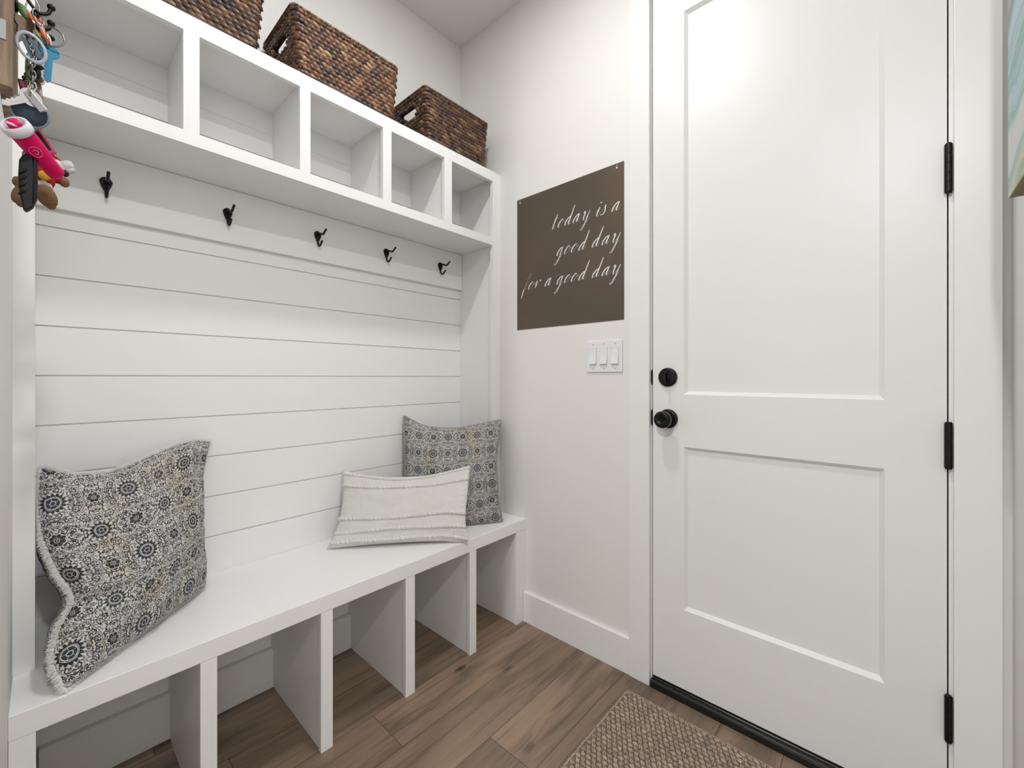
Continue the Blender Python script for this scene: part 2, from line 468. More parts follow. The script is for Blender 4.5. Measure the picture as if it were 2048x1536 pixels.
fl = MB(); bnd = [-1.24 + 0.168 * k for k in range(-6, 21)]
rnd = random.Random(3)
fl.quadmesh([(-1.9, -3.2, -0.004), (XE, -3.2, -0.004), (XE, 1.6, -0.004), (-1.9, 1.6, -0.004)], [(0, 1, 2, 3)], (0, 0, 0), mi=1)
fl.quadmesh([(-1.9, -3.2, -0.05), (XE, -3.2, -0.05), (XE, 1.6, -0.05), (-1.9, 1.6, -0.05)], [(3, 2, 1, 0)], (0, 0, 0), mi=1)
TONES = {0: (0.75, 0.62), 1: (0.42, 0.35), 2: (0.55, 0.6), 3: (0.3, 0.5)}
for k, x0 in enumerate(bnd):
    i = k - 6
    jo = {0: 0.706, 2: 0.902, 1: 1.9, 3: 0.2, 4: 1.05, -1: 0.35, -2: 0.95}.get(i, rnd.uniform(0, 1.4))
    ys = [jo + 1.52 * q for q in range(-4, 3)]
    for q in range(len(ys) - 1):
        y0, y1 = max(-3.2, ys[q]), min(1.6, ys[q + 1])
        xa, xb = max(-1.9, x0), min(XE, x0 + 0.168)
        if y1 <= y0 or xb <= xa: continue
        tone = rnd.uniform(0.3, 0.8); warm = rnd.uniform(0, 0.5)
        if i == 0: tone, warm = 0.78, 0.05
        if i == 0 and q == 3: tone, warm = 0.60, 0.2
        if i == -1: tone, warm = 0.55, 0.2
        if i == 1: tone, warm = 0.48, 0.7
        if i == 2 and y1 > 1.0: tone, warm = 0.72, 0.1
        if i == 2 and y1 < 1.0: tone, warm = 0.08, 1.0
        if i == 3: tone, warm = 0.38, 0.8
        if i == 4: tone, warm = 0.60, 0.6
        g = 0.0006
        fl.quadmesh([(xa + g, y0 + g, 0), (xb - g, y0 + g, 0), (xb - g, y1 - g, 0), (xa + g, y1 - g, 0)], [(0, 1, 2, 3)], (tone, rnd.random(), warm))
floor = struct(fl.build('floor', [M['floor'], M['gap']], attrname='plank'), 'brown oak plank floor')
struct(boxobj('ceiling', -1.9, XE + 0.1, -3.2, 1.66, ZC, ZC + 0.08, M['ceil']), 'pale grey painted ceiling')
struct(boxobj('wall_left', XB - 0.12, XB, YR, YD + 0.12, 0, ZC, M['wall']), 'greige wall behind the storage bench')
wf = MB()
wf.box(XB, DX0 - 0.02, YD, YD + 0.12, 0, ZC)
wf.box(DX1 + 0.02, XR + 0.12, YD, YD + 0.12, 0, ZC)
wf.box(DX0 - 0.02, DX1 + 0.02, YD, YD + 0.12, DH + 0.02, ZC)
struct(wf.build('wall_front', M['wall']), 'greige wall holding the white door')
struct(boxobj('wall_right', XR, XR + 0.12, 0.46, YD, 0, ZC, M['wall'], bevel=0.004), 'greige wall with the canvas painting')
ws = MB(); ya_, yb_, za_, zb_ = -1.25, 0.35, 1.35, 2.55
ws.box(XE, XE + 0.08, YR, ya_, 0, ZC); ws.box(XE, XE + 0.08, yb_, YD + 0.12, 0, ZC)
ws.box(XE, XE + 0.08, ya_, yb_, 0, za_); ws.box(XE, XE + 0.08, ya_, yb_, zb_, ZC)
struct(ws.build('wall_side', M['wall']))
wn = MB()
for (a, b, c, d) in ((ya_, ya_ + 0.04, za_, zb_), (yb_ - 0.04, yb_, za_, zb_), (ya_, yb_, za_, za_ + 0.04), (ya_, yb_, zb_ - 0.04, zb_), (-0.47, -0.43, za_, zb_)):
    wn.box(XE + 0.02, XE + 0.05, a, b, c, d)
struct(wn.build('fill_window_2', M['trim']))  # made-up window frame for the side fill panel, never in view
struct(boxobj('wall_far', XR + 0.1205, XE, YD, YD + 0.12, 0, ZC, M['wall']))
struct(boxobj('wall_entry', XB, -0.62, YL - 0.12, YL, 0, ZC, M['wall'], bevel=0.004), 'greige return wall with the key rack')
wr = MB(); wx0, wx1, wz0, wz1 = -1.4, 0.0, 0.6, 2.3
wr.box(XB - 0.12, wx0, YR - 0.12, YR, 0, ZC); wr.box(wx1, XE + 0.1, YR - 0.12, YR, 0, ZC)
wr.box(wx0, wx1, YR - 0.12, YR, 0, wz0); wr.box(wx0, wx1, YR - 0.12, YR, wz1, ZC)
struct(wr.build('wall_rear', M['wall']))
wn = MB()
for (a, b, c, d) in ((wx0, wx0 + 0.05, wz0, wz1), (wx1 - 0.05, wx1, wz0, wz1), (wx0, wx1, wz0, wz0 + 0.05), (wx0, wx1, wz1 - 0.05, wz1), (-0.72, -0.68, wz0, wz1)):
    wn.box(a, b, YR - 0.09, YR - 0.05, c, d)
struct(wn.build('fill_window_1', M['trim']))  # made-up window frame for the rear fill panel, out of view

# door sill board, casing, jamb
cs = MB()
yc = YD - 0.018
cs.box(-0.7135, -0.637, yc, YD - 0.0005, 0, DH + 0.01)
cs.box(0.1080, 0.1835, yc, YD - 0.0005, 0, DH + 0.01)
cs.box(-0.7135, 0.1835, yc, YD - 0.0005, DH + 0.01, DH + 0.09)
c_o = struct(cs.build('trim_1', M['trim'], bevel=0.0015), 'white flat casing around the door')
jb = MB()
jb.box(DX0 - 0.0195, DX0, YD + 0.0003, YD + 0.119, 0, DH + 0.0195)
jb.box(DX1, DX1 + 0.0195, YD + 0.0003, YD + 0.119, 0, DH + 0.0195)
jb.box(DX0, DX1, YD + 0.0003, YD + 0.119, DH + 0.0005, DH + 0.0195)
jb.box(DX0, DX0 + 0.014, YD + 0.052, YD + 0.07, 0.03, DH)
jb.box(DX1 - 0.014, DX1, YD + 0.052, YD + 0.07, 0.03, DH)
struct(jb.build('trim_2', M['trim']), 'white door jamb')
sk = MB()                                           # black weather strip behind the door gap
sk.box(DX0 + 0.0002, DX0 + 0.008, YD + 0.042, YD + 0.0515, 0.034, DH); sk.box(DX1 - 0.008, DX1 - 0.0002, YD + 0.040, YD + 0.0515, 0.034, DH)
sk.box(DX0 + 0.0002, DX1 - 0.0002, YD + 0.040, YD + 0.0515, DH - 0.008, DH - 0.0002)
struct(sk.build('trim_3', M['gap']))
sl = MB()
prof = [(YD - 0.020, 0.0), (YD - 0.020, 0.0195), (YD - 0.014, 0.0245), (YD - 0.002, 0.026), (YD + 0.002, 0.029), (YD + 0.11, 0.029), (YD + 0.11, 0.0)]
n = len(prof)
vs = [(DX0 + 0.0005, y, z) for y, z in prof] + [(DX1 - 0.0005, y, z) for y, z in prof]
sl.quadmesh(vs, [tuple(range(n)), tuple(range(2 * n - 1, n - 1, -1))] + [(i, n + i, n + (i + 1) % n, (i + 1) % n) for i in range(n)])
sl.box(DX0 + 0.001, DX1 - 0.001, YD - 0.0195, YD - 0.004, 0.0, 0.0225)
struct(sl.build('trim_4', M['sill'], bevel=0.001), 'black threshold under the door')

# baseboards
bb = MB()
def base_run(b, p0, p1, nrm, t=0.014, h=0.133):
    p0, p1, nr = Vector(p0), Vector(p1), Vector(nrm)
    pr = [(0.0005, 0), (t, 0), (t, h - 0.004), (t - 0.004, h), (0.0005, h)]
    vs = []
    for p in (p0, p1):
        for d, z in pr: vs.append((p.x + nr.x * d, p.y + nr.y * d, z))
    m = len(pr)
    b.quadmesh(vs, [tuple(range(m)), tuple(range(2 * m - 1, m - 1, -1))] + [(i, m + i, m + (i + 1) % m, (i + 1) % m) for i in range(m)])
base_run(bb, (-1.224, YD), (-0.7140, YD), (0, -1))
struct(bb.build('baseboard_front', M['trim'], merge=True), 'white flat baseboard between bench and door')
b2 = MB(); base_run(b2, (XR, YD - 0.001), (XR, 0.464), (-1, 0)); struct(b2.build('baseboard_right', M['trim'], merge=True))
b3 = MB(); base_run(b3, (-1.224, YL), (-0.62, YL), (0, 1)); struct(b3.build('baseboard_entry', M['trim'], merge=True))

# shiplap
YA, YB = YL + 0.0001, YD - 0.0001
XS = -1.640
sh = MB()
sh.box(XB + 0.0005, XS - 0.0055, YA, YB, 0, 2.05)
gro = [0.4436 + 0.13028 * k for k in range(10)] + [1.742, 1.8665, 1.951]
edges = [0.0] + gro + [2.05]
for a, b in zip(edges, edges[1:]):
    if b <= a: continue
    ga = 0.0003 if a == 1.951 else 0.0019; gb = 0.0003 if b == 1.951 else 0.0019
    sh.box(XB + 0.0125, XS, YA, YB, a + (ga if a > 0 else 0), b - gb)
struct(sh.build('wall_shiplap', M['cab']), 'white horizontal shiplap boards behind the bench')
bL = MB(); base_run(bL, (XS, 1.384), (XS, -0.0125), (1, 0), t=0.022, h=0.135)
struct(bL.build('baseboard_left', M['trim'], merge=True), 'white baseboard under the storage bench')

# ------------------------------------------------------------------ built in bench
BT, BU, XF = 0.455, 0.407, -1.225
bench = thing('storage_bench', 'long white built-in mudroom bench with five open shoe cubbies below', 'bench', (-1.43, 0.70, 0))
sb = MB(); sb.box(XS + 0.0005, XF, YA, YB, BU, BT)
sb.build('seat_board', M['cab'], bench, 0.0015)
stiles = [(-0.0475, -0.013), (0.247, 0.281), (0.533, 0.568), (0.819, 0.856), (1.111, 1.146), (1.386, 1.4455)]
for i, (a, b) in enumerate(stiles):
    d = MB()
    d.box(XF - 0.018, XF - 0.0005, a, b, 0.0005, BU - 0.0003)
    pa, pb = (a, b) if i in (0, 5) else (a + 0.0035, b - 0.0035)
    if i == 0: pb = b - 0.0035
    if i == 5: pa = a + 0.003
    d.box(XS + 0.0225, XF - 0.0183, pa, pb, 0.0005, BU - 0.0003)
    d.box(XS + 0.0005, XS + 0.0226, pa, pb, 0.136, BU - 0.0003)
    d.build('divider', M['cab'], bench, 0.001)

# ------------------------------------------------------------------ cubby shelf with its side panels
XC, CT, CB = -1.383, 2.052, 1.708
cub = thing('cubby_shelf', 'white built-in shelf unit with five open cubbies above the coat hooks', 'shelf', (-1.51, 0.70, BT))
b = MB(); b.box(XS + 0.0005, XC - 0.0185, YA, YB, CT - 0.022, CT); b.build('top_board', M['cab'], cub)
b = MB(); b.box(XS + 0.0005, XC - 0.0185, -0.0195, 1.4185, CB + 0.004, CB + 0.030); b.build('bottom_board', M['cab'], cub)
b = MB(); b.box(XS + 0.0005, XC - 0.0185, YA, -0.020, BT + 0.0003, CT - 0.0225); b.build('side_panel', M['cab'], cub)
b = MB(); b.box(XS + 0.0005, XC - 0.0185, 1.419, YB, BT + 0.0003, CT - 0.0225); b.build('side_panel', M['cab'], cub)
st2 = [(0.242, 0.277), (0.536, 0.568), (0.827, 0.862), (1.112, 1.152)]
for a, c in st2:
    m_ = (a + c) / 2
    b = MB(); b.box(XS + 0.0005, XC - 0.0185, m_ - 0.0105, m_ + 0.0105, CB + 0.0305, CT - 0.0225); b.build('divider', M['cab'], cub)
ff = MB()
ff.box(XC - 0.018, XC, YA, YB, 2.007, CT)
ff.box(XC - 0.018, XC, YA, -0.016, BT + 0.0003, 2.007)
ff.box(XC - 0.018, XC, 1.398, YB, BT + 0.0003, 2.007)
ff.box(XC - 0.018, XC, -0.016, 1.398, CB, 1.743)
for a, c in st2: ff.box(XC - 0.018, XC, a, c, 1.743, 2.007)
ff.build('face_frame', M['cab'], cub)

# hook rail and hooks
rail = MB()
rail.box(XS + 0.0003, XS + 0.018, -0.0195, 1.4185, 1.533, CB + 0.0035)
ro = rail.build('hook_rail', M['cab'], bevel=0.002); tag(ro, 'flat white board under the cubbies that carries the black coat hooks', 'hook rail')
XH = XS + 0.0182
def coat_hook(y, zt, label):
    t = thing('coat_hook', label, 'coat hook', (XH, y, zt - 0.035), 'black coat hooks under the cubbies')
    z0 = zt - 0.035
    pl = MB()
    out = [];
    for k in range(28):
        a = 2 * pi * k / 28
        rx = 0.0135; rz = 0.0135
        yy = rx * cos(a); zz = rz * sin(a) + 0.006
        if sin(a) < 0:
            q = -sin(a); zz = 0.006 - 0.030 * q; yy = rx * cos(a) * (1 - 0.55 * q ** 1.4) * 0.98
        out.append((yy, zz))
    M4 = Matrix.Translation((XH, y, z0)) @ Matrix(((0, 0, 1, 0), (1, 0, 0, 0), (0, 1, 0, 0), (0, 0, 0, 1)))
    pl.prism(out, 0.0, 0.0045, M4)
    pl.build('back_plate', M['black'], t, 0.0015)
    up = MB()
    pts = catmull([(XH + 0.003, y, z0 + 0.003), (XH + 0.014, y, z0 + 0.008), (XH + 0.030, y, z0 + 0.004), (XH + 0.047, y, z0 - 0.0025), (XH + 0.058, y, z0 + 0.001), (XH + 0.072, y, z0 + 0.009)], 5)
    up.tube(pts, [0.0038] * (len(pts) - 1) + [0.0030], 10)
    up.blob(pts[-1], (0.0042, 0.0042, 0.0042))
    up.build('upper_prong', M['black'], t)
    lo = MB()
    pts = catmull([(XH + 0.003, y, z0 - 0.010), (XH + 0.005, y, z0 - 0.025), (XH + 0.011, y, z0 - 0.037), (XH + 0.021, y, z0 - 0.0395), (XH + 0.031, y, z0 - 0.034), (XH + 0.039, y, z0 - 0.0265)], 5)
    lo.tube(pts, 0.0036, 10); lo.blob(pts[-1], (0.0040, 0.0040, 0.0040))
    lo.build('lower_prong', M['black'], t)
    sc = MB()
    for zz in (0.013,):
        sc.blob((XH + 0.0045, y - 0.006, z0 + zz), (0.0012, 0.0022, 0.0022)); sc.blob((XH + 0.0045, y + 0.006, z0 + zz - 0.012), (0.0012, 0.0022, 0.0022))
    sc.build('screw', M['black'], t)
for y, l in ((0.1116, 'black double coat hook farthest left, beside the hanging keys'), (0.400, 'second black double coat hook from the left under the cubbies'),
             (0.692, 'middle black double coat hook under the cubbies'), (0.985, 'fourth black double coat hook from the left under the cubbies'),
             (1.277, 'black double coat hook farthest right, nearest the side panel')):
    coat_hook(y, 1.6615, l)

# ------------------------------------------------------------------ door
door = thing('door_1', 'tall white two-panel entry door with black hardware', 'door', (-0.2665, YD, 0.03))
door['kind'] = 'structure'
YF = YD + 0.0005                                   # door face
SX0, SX1, SZ0, SZ1 = -0.6305, 0.0977, 0.035, DH - 0.004
ds = MB()
xs = [SX0, -0.523, -0.0135, SX1]
pan = [(0.302, 0.855), (1.032, 2.33)]
zs = [SZ0, 0.302, 0.855, 1.032, 2.33, SZ1]
def quad(b, a, c, z0, z1, y): b.quadmesh([(a, y, z0), (c, y, z0), (c, y, z1), (a, y, z1)], [(0, 1, 2, 3)])
for i in range(3):
    for j in range(5):
        if i == 1 and j in (1, 3):
            z0, z1 = zs[j], zs[j + 1]; a, c = xs[1], xs[2]; w = 0.011; dpt = 0.011
            o = [(a, YF, z0), (c, YF, z0), (c, YF, z1), (a, YF, z1)]
            q = [(a + w, YF + dpt, z0 + w), (c - w, YF + dpt, z0 + w), (c - w, YF + dpt, z1 - w), (a + w, YF + dpt, z1 - w)]
            ds.quadmesh(o + q, [(0, 1, 5, 4), (1, 2, 6, 5), (2, 3, 7, 6), (3, 0, 4, 7), (4, 5, 6, 7)])
        else: quad(ds, xs[i], xs[i + 1], zs[j], zs[j + 1], YF)
yb = YF + 0.040
ds.quadmesh([(SX0, YF, SZ0), (SX1, YF, SZ0), (SX1, yb, SZ0), (SX0, yb, SZ0), (SX0, YF, SZ1), (SX1, YF, SZ1), (SX1, yb, SZ1), (SX0, yb, SZ1)],
            [(0, 3, 2, 1), (4, 5, 6, 7), (0, 4, 7, 3), (1, 2, 6, 5), (2, 3, 7, 6)])
ds.build('slab', M['door'], door, merge=True)
sw_ = MB(); sw_.box(SX0 + 0.001, SX1 - 0.001, YF - 0.0005, YF + 0.039, 0.0295, 0.0348); sw_.build('door_sweep', M['sill'], door)
def YM(x, z, y=YF): return Matrix.Translation((x, y, z)) @ Matrix(((1, 0, 0, 0), (0, 0, -1, 0), (0, 1, 0, 0), (0, 0, 0, 1)))   # local z -> -y
# deadbolt
db = MB(); db.lathe([(0.0325, 0), (0.0325, 0.006), (0.031, 0.009), (0.027, 0.0105), (0.0, 0.0108)], YM(-0.5765, 1.091), 40, cap1=False)
dbo = db.build('deadbolt', M['black'], door)
tt = MB(); tt.lathe([(0.010, 0.010), (0.009, 0.016)], YM(-0.5765, 1.091), 24)
tt.box(-0.5795, -0.5725, YF - 0.033, YF - 0.012, 1.0715, 1.1095)
tto = tt.build('thumb_turn', M['black'], dbo, 0.0018)
# knob
kb = MB(); kb.lathe([(0.033, 0), (0.033, 0.005), (0.0315, 0.008), (0.026, 0.0095), (0.0, 0.0098)], YM(-0.5755, 0.9475), 40, cap1=False)
kbo = kb.build('knob_rosette', M['black'], door)
k2 = MB(); k2.lathe([(0.012, 0.008), (0.012, 0.024), (0.0165, 0.028), (0.0235, 0.031), (0.0275, 0.036), (0.0285, 0.044), (0.0285, 0.056), (0.0265, 0.0605), (0.0225, 0.0625), (0.0135, 0.0630), (0.012, 0.0610), (0.0, 0.0605)], YM(-0.5755, 0.9475), 48, cap1=False)
k2o = k2.build('door_knob', M['black'], kbo)
k3 = MB(); k3.box(-0.5845, -0.5665, YF - 0.0665, YF - 0.0603, 0.9455, 0.9505); k3.build('lock_button', M['black'], k2o, 0.001)
# strike plates on jamb side
for z, h in ((1.091, 0.028), (0.9475, 0.030)):
    s_ = MB(); out = []
    for k in range(17):
        a = pi / 2 + pi * k / 16; out.append((0.0075 * cos(a), h * sin(a)))
    M4 = Matrix.Translation((SX0 - 0.0015, YF - 0.0003, z)) @ Matrix(((1, 0, 0, 0), (0, 0, -1, 0), (0, 1, 0, 0), (0, 0, 0, 1)))
    s_.prism(out, 0.0, 0.0012, M4); s_.build('strike_plate', M['black'], door)
for z0, z1 in ((1.531, 1.6435), (0.8755, 0.9815), (0.227, 0.333)):
    h_ = MB(); zc = 0.0995; hy = YD - 0.0098
    M4 = Matrix.Translation((zc, hy, 0))
    m = 5; L = (z1 - z0) / m
    for q in range(m):
        h_.lathe([(0.0070, z0 + q * L + 0.0001), (0.0074, z0 + q * L + 0.0003), (0.0074, z0 + q * L + 0.0009), (0.0074, z0 + (q + 1) * L - 0.0009), (0.0074, z0 + (q + 1) * L - 0.0003), (0.0070, z0 + (q + 1) * L - 0.0001)], M4, 20)
    h_.lathe([(0.0058, z0 - 0.003), (0.0066, z0), ], M4, 20); h_.lathe([(0.0066, z1), (0.0052, z1 + 0.003)], M4, 20)
    h_.box(zc - 0.0015, zc + 0.0008, hy, YD - 0.001, z0, z1)
    h_.build('hinge', M['black'], door)

# ------------------------------------------------------------------ sign with cut out lettering
G = {
 't': [([(0.10, 1.75), (0.06, 1.0), (-0.02, 0.35), (0.0, 0.08), (0.08, 0.0)], 1), ([(0.08, 0.0), (0.22, 0.08), (0.42, 0.42)], 0), ([(-0.16, 1.12), (0.12, 1.2), (0.42, 1.32)], 0.3)],
 'o': [([(0.45, 0.97), (0.22, 0.80), (0.05, 0.45), (0.05, 0.15), (0.15, 0.0)], 1), ([(0.15, 0.0), (0.38, 0.10), (0.60, 0.45), (0.62, 0.80), (0.45, 0.97)], 0), ([(0.60, 0.62), (0.78, 0.58), (0.95, 0.72)], 0)],
 'a': [([(0.52, 0.97), (0.26, 0.80), (0.06, 0.45), (0.04, 0.14), (0.13, 0.0)], 1), ([(0.13, 0.0), (0.34, 0.22), (0.52, 0.60), (0.62, 0.98)], 0), ([(0.64, 1.02), (0.58, 0.6), (0.56, 0.22), (0.64, 0.02)], 1), ([(0.64, 0.02), (0.80, 0.14), (0.98, 0.48)], 0), ([(0.30, 0.93), (0.45, 1.0), (0.55, 0.95)], 0)],
 'd': [([(0.52, 0.97), (0.26, 0.80), (0.06, 0.45), (0.04, 0.14), (0.13, 0.0)], 1), ([(0.13, 0.0), (0.34, 0.22), (0.52, 0.60), (0.62, 0.98)], 0), ([(0.68, 2.22), (0.64, 1.4), (0.58, 0.6), (0.57, 0.22), (0.65, 0.02)], 1), ([(0.65, 0.02), (0.80, 0.14), (0.98, 0.48)], 0), ([(0.30, 0.93), (0.45, 1.0), (0.55, 0.95)], 0)],
 'g': [([(0.52, 0.97), (0.26, 0.80), (0.06, 0.45), (0.04, 0.14), (0.13, 0.0)], 1), ([(0.13, 0.0), (0.34, 0.22), (0.52, 0.60), (0.62, 0.98)], 0), ([(0.66, 1.02), (0.60, 0.4), (0.56, -0.1), (0.50, -0.6), (0.34, -1.0), (0.12, -1.13)], 0.75), ([(0.12, -1.13), (0.08, -0.95), (0.30, -0.6), (0.66, -0.2), (0.95, 0.2)], 0), ([(0.30, 0.93), (0.45, 1.0), (0.55, 0.95)], 0)],
 'y': [([(0.0, 0.80), (0.10, 1.0), (0.22, 0.86), (0.20, 0.45), (0.22, 0.12), (0.34, 0.0)], 0.9), ([(0.34, 0.0), (0.56, 0.22), (0.72, 0.60), (0.80, 1.0)], 0), ([(0.82, 1.02), (0.74, 0.4), (0.70, -0.1), (0.64, -0.6), (0.50, -1.0), (0.30, -1.13)], 0.75), ([(0.30, -1.13), (0.26, -0.95), (0.46, -0.6), (0.82, -0.2), (1.06, 0.2)], 0)],
 'i': [([(-0.02, 0.55), (0.10, 0.80), (0.22, 1.0)], 0), ([(0.22, 1.02), (0.14, 0.6), (0.10, 0.2), (0.18, 0.0)], 1), ([(0.18, 0.0), (0.34, 0.12), (0.5, 0.4)], 0), ([(0.12, 1.42), (0.16, 1.50), (0.20, 1.56)], 1.3)],
 's': [([(-0.15, 0.25), (0.08, 0.60), (0.26, 1.10)], 0), ([(0.26, 1.12), (0.36, 0.75), (0.42, 0.40), (0.36, 0.10), (0.16, 0.0)], 0.85), ([(0.16, 0.0), (0.05, 0.04), (0.02, 0.16)], 0.5)],
 'f': [([(0.0, -0.1), (0.22, 0.6), (0.42, 1.3), (0.50, 1.9), (0.46, 2.15), (0.36, 2.12), (0.22, 1.6), (0.10, 0.8), (0.02, 0.1)], 0), ([(0.02, 0.1), (0.0, -0.4), (0.02, -1.08)], 1), ([(-0.12, -0.05), (0.10, 0.02), (0.35, 0.30)], 0)],
 'r': [([(-0.30, 0.55), (-0.16, 0.80), (0.0, 0.98)], 0), ([(0.0, 1.0), (-0.02, 0.5), (0.0, 0.0)], 1), ([(0.0, 0.0), (0.16, 0.5), (0.40, 0.92)], 0), ([(0.40, 0.92), (0.52, 0.98), (0.60, 0.78)], 0.7)],
}
LINES = [(1.721, [('t', -1.0735), ('o', -1.047), ('d', -1.0125), ('a', -0.9716), ('y', -0.9290), ('i', -0.8640), ('s', -0.8420), ('a', -0.7946)]),
         (1.603, [('g', -1.0525), ('o', -1.0142), ('o', -0.9805), ('d', -0.944), ('d', -0.8814), ('a', -0.8377), ('y', -0.7965)]),
         (1.483, [('f', -1.235), ('o', -1.2087), ('r', -1.1679), ('a', -1.1153), ('g', -1.0525), ('o', -1.0142), ('o', -0.9805), ('d', -0.944), ('d', -0.8814), ('a', -0.8377), ('y', -0.7965)])]
YS0, YS1 = YD - 0.0016, YD - 0.0006
XHt = 0.033
cut = MB()
def ribbon(pts2, k):
    pts = catmull([(x, 0, z) for x, z in pts2], 5)
    L = len(pts); left = []; right = []
    for i, p in enumerate(pts):
        t = (pts[min(i + 1, L - 1)] - pts[max(i - 1, 0)]).normalized()
        q = i / (L - 1)
        w = 0.0011 + 0.0022 * k * (sin(pi * min(1, max(0.0, q * 0.9 + 0.08))) ** 0.5)
        nrm = Vector((-t.z, 0, t.x))
        left.append(p + nrm * w); right.append(p - nrm * w)
    n = L; vs = []
    for y in (YS0 - 0.003, YS1 + 0.001):
        vs += [(p.x, y, p.z) for p in left] + [(p.x, y, p.z) for p in right]
    fs = []; o = 2 * n
    for i in range(n - 1):
        fs.append((i, i + 1, n + i + 1, n + i)); fs.append((o + i, o + n + i, o + n + i + 1, o + i + 1))
        fs.append((i, o + i, o + i + 1, i + 1)); fs.append((n + i, n + i + 1, o + n + i + 1, o + n + i))
    fs.append((0, n, o + n, o)); fs.append((n - 1, o + n - 1, o + 2 * n - 1, 2 * n - 1))
    return vs, fs
strokes = []
for zb, ls in LINES:
    for ch, x0 in ls:
        for pts, k in G[ch]:
            strokes.append(ribbon([(x0 + XHt * (px + 0.42 * pz), zb + XHt * pz) for px, pz in pts], k))
for cx, cz in ((-1.2555, 1.8835), (-0.7715, 1.8835)):
    for (ox, oz, r) in ((0, 0, 0.0045), (0, 0.009, 0.0026)):
        out = [(cx + ox + r * cos(2 * pi * k / 14), cz + oz + r * sin(2 * pi * k / 14)) for k in range(14)]
        n = 14
        vs = [(x, YS0 - 0.003, z) for x, z in out] + [(x, YS1 + 0.001, z) for x, z in out]
        strokes.append((vs, [tuple(range(n)), tuple(range(2 * n - 1, n - 1, -1))] + [(i, n + i, n + (i + 1) % n, (i + 1) % n) for i in range(n)]))
sign = thing('metal_sign', 'brown metal sign cut with the words today is a good day for a good day', 'sign', (-1.0075, YD, 1.306))
plate = MB(); plate.box(-1.2725, -0.7415, YS0, YS1, 1.3065, 1.8985)
po = plate.build('sign_plate', M['sign'], sign)
cutmb = MB()
for vs, fs in strokes: cutmb.quadmesh(vs, fs)
co = cutmb.build('cutter', M['sign'], merge=False)
bm = bmesh.new(); bm.from_mesh(co.data); bmesh.ops.recalc_face_normals(bm, faces=bm.faces); bm.to_mesh(co.data); bm.free()
md = po.modifiers.new('b', 'BOOLEAN'); md.operation = 'DIFFERENCE'; md.solver = 'EXACT'; md.use_self = True; md.object = co
bpy.context.view_layer.update()
dg = bpy.context.evaluated_depsgraph_get()
newme = bpy.data.meshes.new_from_object(po.evaluated_get(dg))
po.modifiers.clear(); po.data = newme
bpy.data.objects.remove(co)
for x in (-1.258, -0.757):
    for z in (1.32, 1.865):
        s_ = MB(); s_.box(x - 0.006, x + 0.006, YS1 + 0.0001, YD - 0.0002, z - 0.006, z + 0.006); s_.build('spacer', M['sign'], sign)

# ------------------------------------------------------------------ light switch
sp = thing('light_switch', 'white three-gang rocker light switch plate between sign and door', 'light switch', (-0.8245, YD, 1.17))
b = MB(); b.box(-0.9015, -0.7465, YD - 0.006, YD - 0.0003, 1.1105, 1.2325)
b.build('cover_plate', M['plastic'], sp, 0.0025, seg=3)
for cx in (-0.8715, -0.8240, -0.7765):
    fr = MB()
    x0, x1, z0, z1 = cx - 0.0165, cx + 0.0165, 1.138, 1.205
    for (a, c, d, e) in ((x0, x0 + 0.0012, z0, z1), (x1 - 0.0012, x1, z0, z1), (x0, x1, z0, z0 + 0.0012), (x0, x1, z1 - 0.0012, z1)):
        fr.box(a, c, YD - 0.0072, YD - 0.0061, d, e)
    fro = fr.build('rocker_frame', M['plastic'], sp)
    rk = MB(); yy = YD - 0.0061
    pr = [(yy, z0 + 0.002), (yy - 0.0075, z0 + 0.004), (yy - 0.0030, (z0 + z1) / 2 + 0.003), (yy - 0.0015, z1 - 0.002), (yy, z1 - 0.002)]
    n = len(pr); vs = [(x0 + 0.002, a, c) for a, c in pr] + [(x1 - 0.002, a, c) for a, c in pr]
    rk.quadmesh(vs, [tuple(range(n)), tuple(range(2 * n - 1, n - 1, -1))] + [(i, n + i, n + (i + 1) % n, (i + 1) % n) for i in range(n)])
    rk.build('rocker', M['plastic'], sp, 0.0004, merge=True)
    for z in (1.124, 1.2195):
        s_ = MB(); s_.lathe([(0.0022, 0.0), (0.0018, 0.0008)], YM(cx, z, YD - 0.0061), 12); s_.build('screw', M['steel'], sp)

# ------------------------------------------------------------------ canvas painting on the right wall
pt = thing('canvas_painting', 'deep-edged abstract canvas painting in pale blue and green on right wall', 'painting', (XR, 0.86, 1.412))
pc = MB(); xp = 0.155
pc.box(-0.045, -0.0435, -0.33, 0.30, 0.0, 0.70, mi=0)
pco = pc.build('canvas_face', [M['painting']], None); pco.parent = pt; pco.location = (0, 0, 0)
pe = MB(); pe.box(-0.0434, -0.0003, -0.33, 0.30, 0.0, 0.70); peo = pe.build('canvas_edge', M['canvasedge'], None); peo.parent = pt; peo.location = (0, 0, 0)

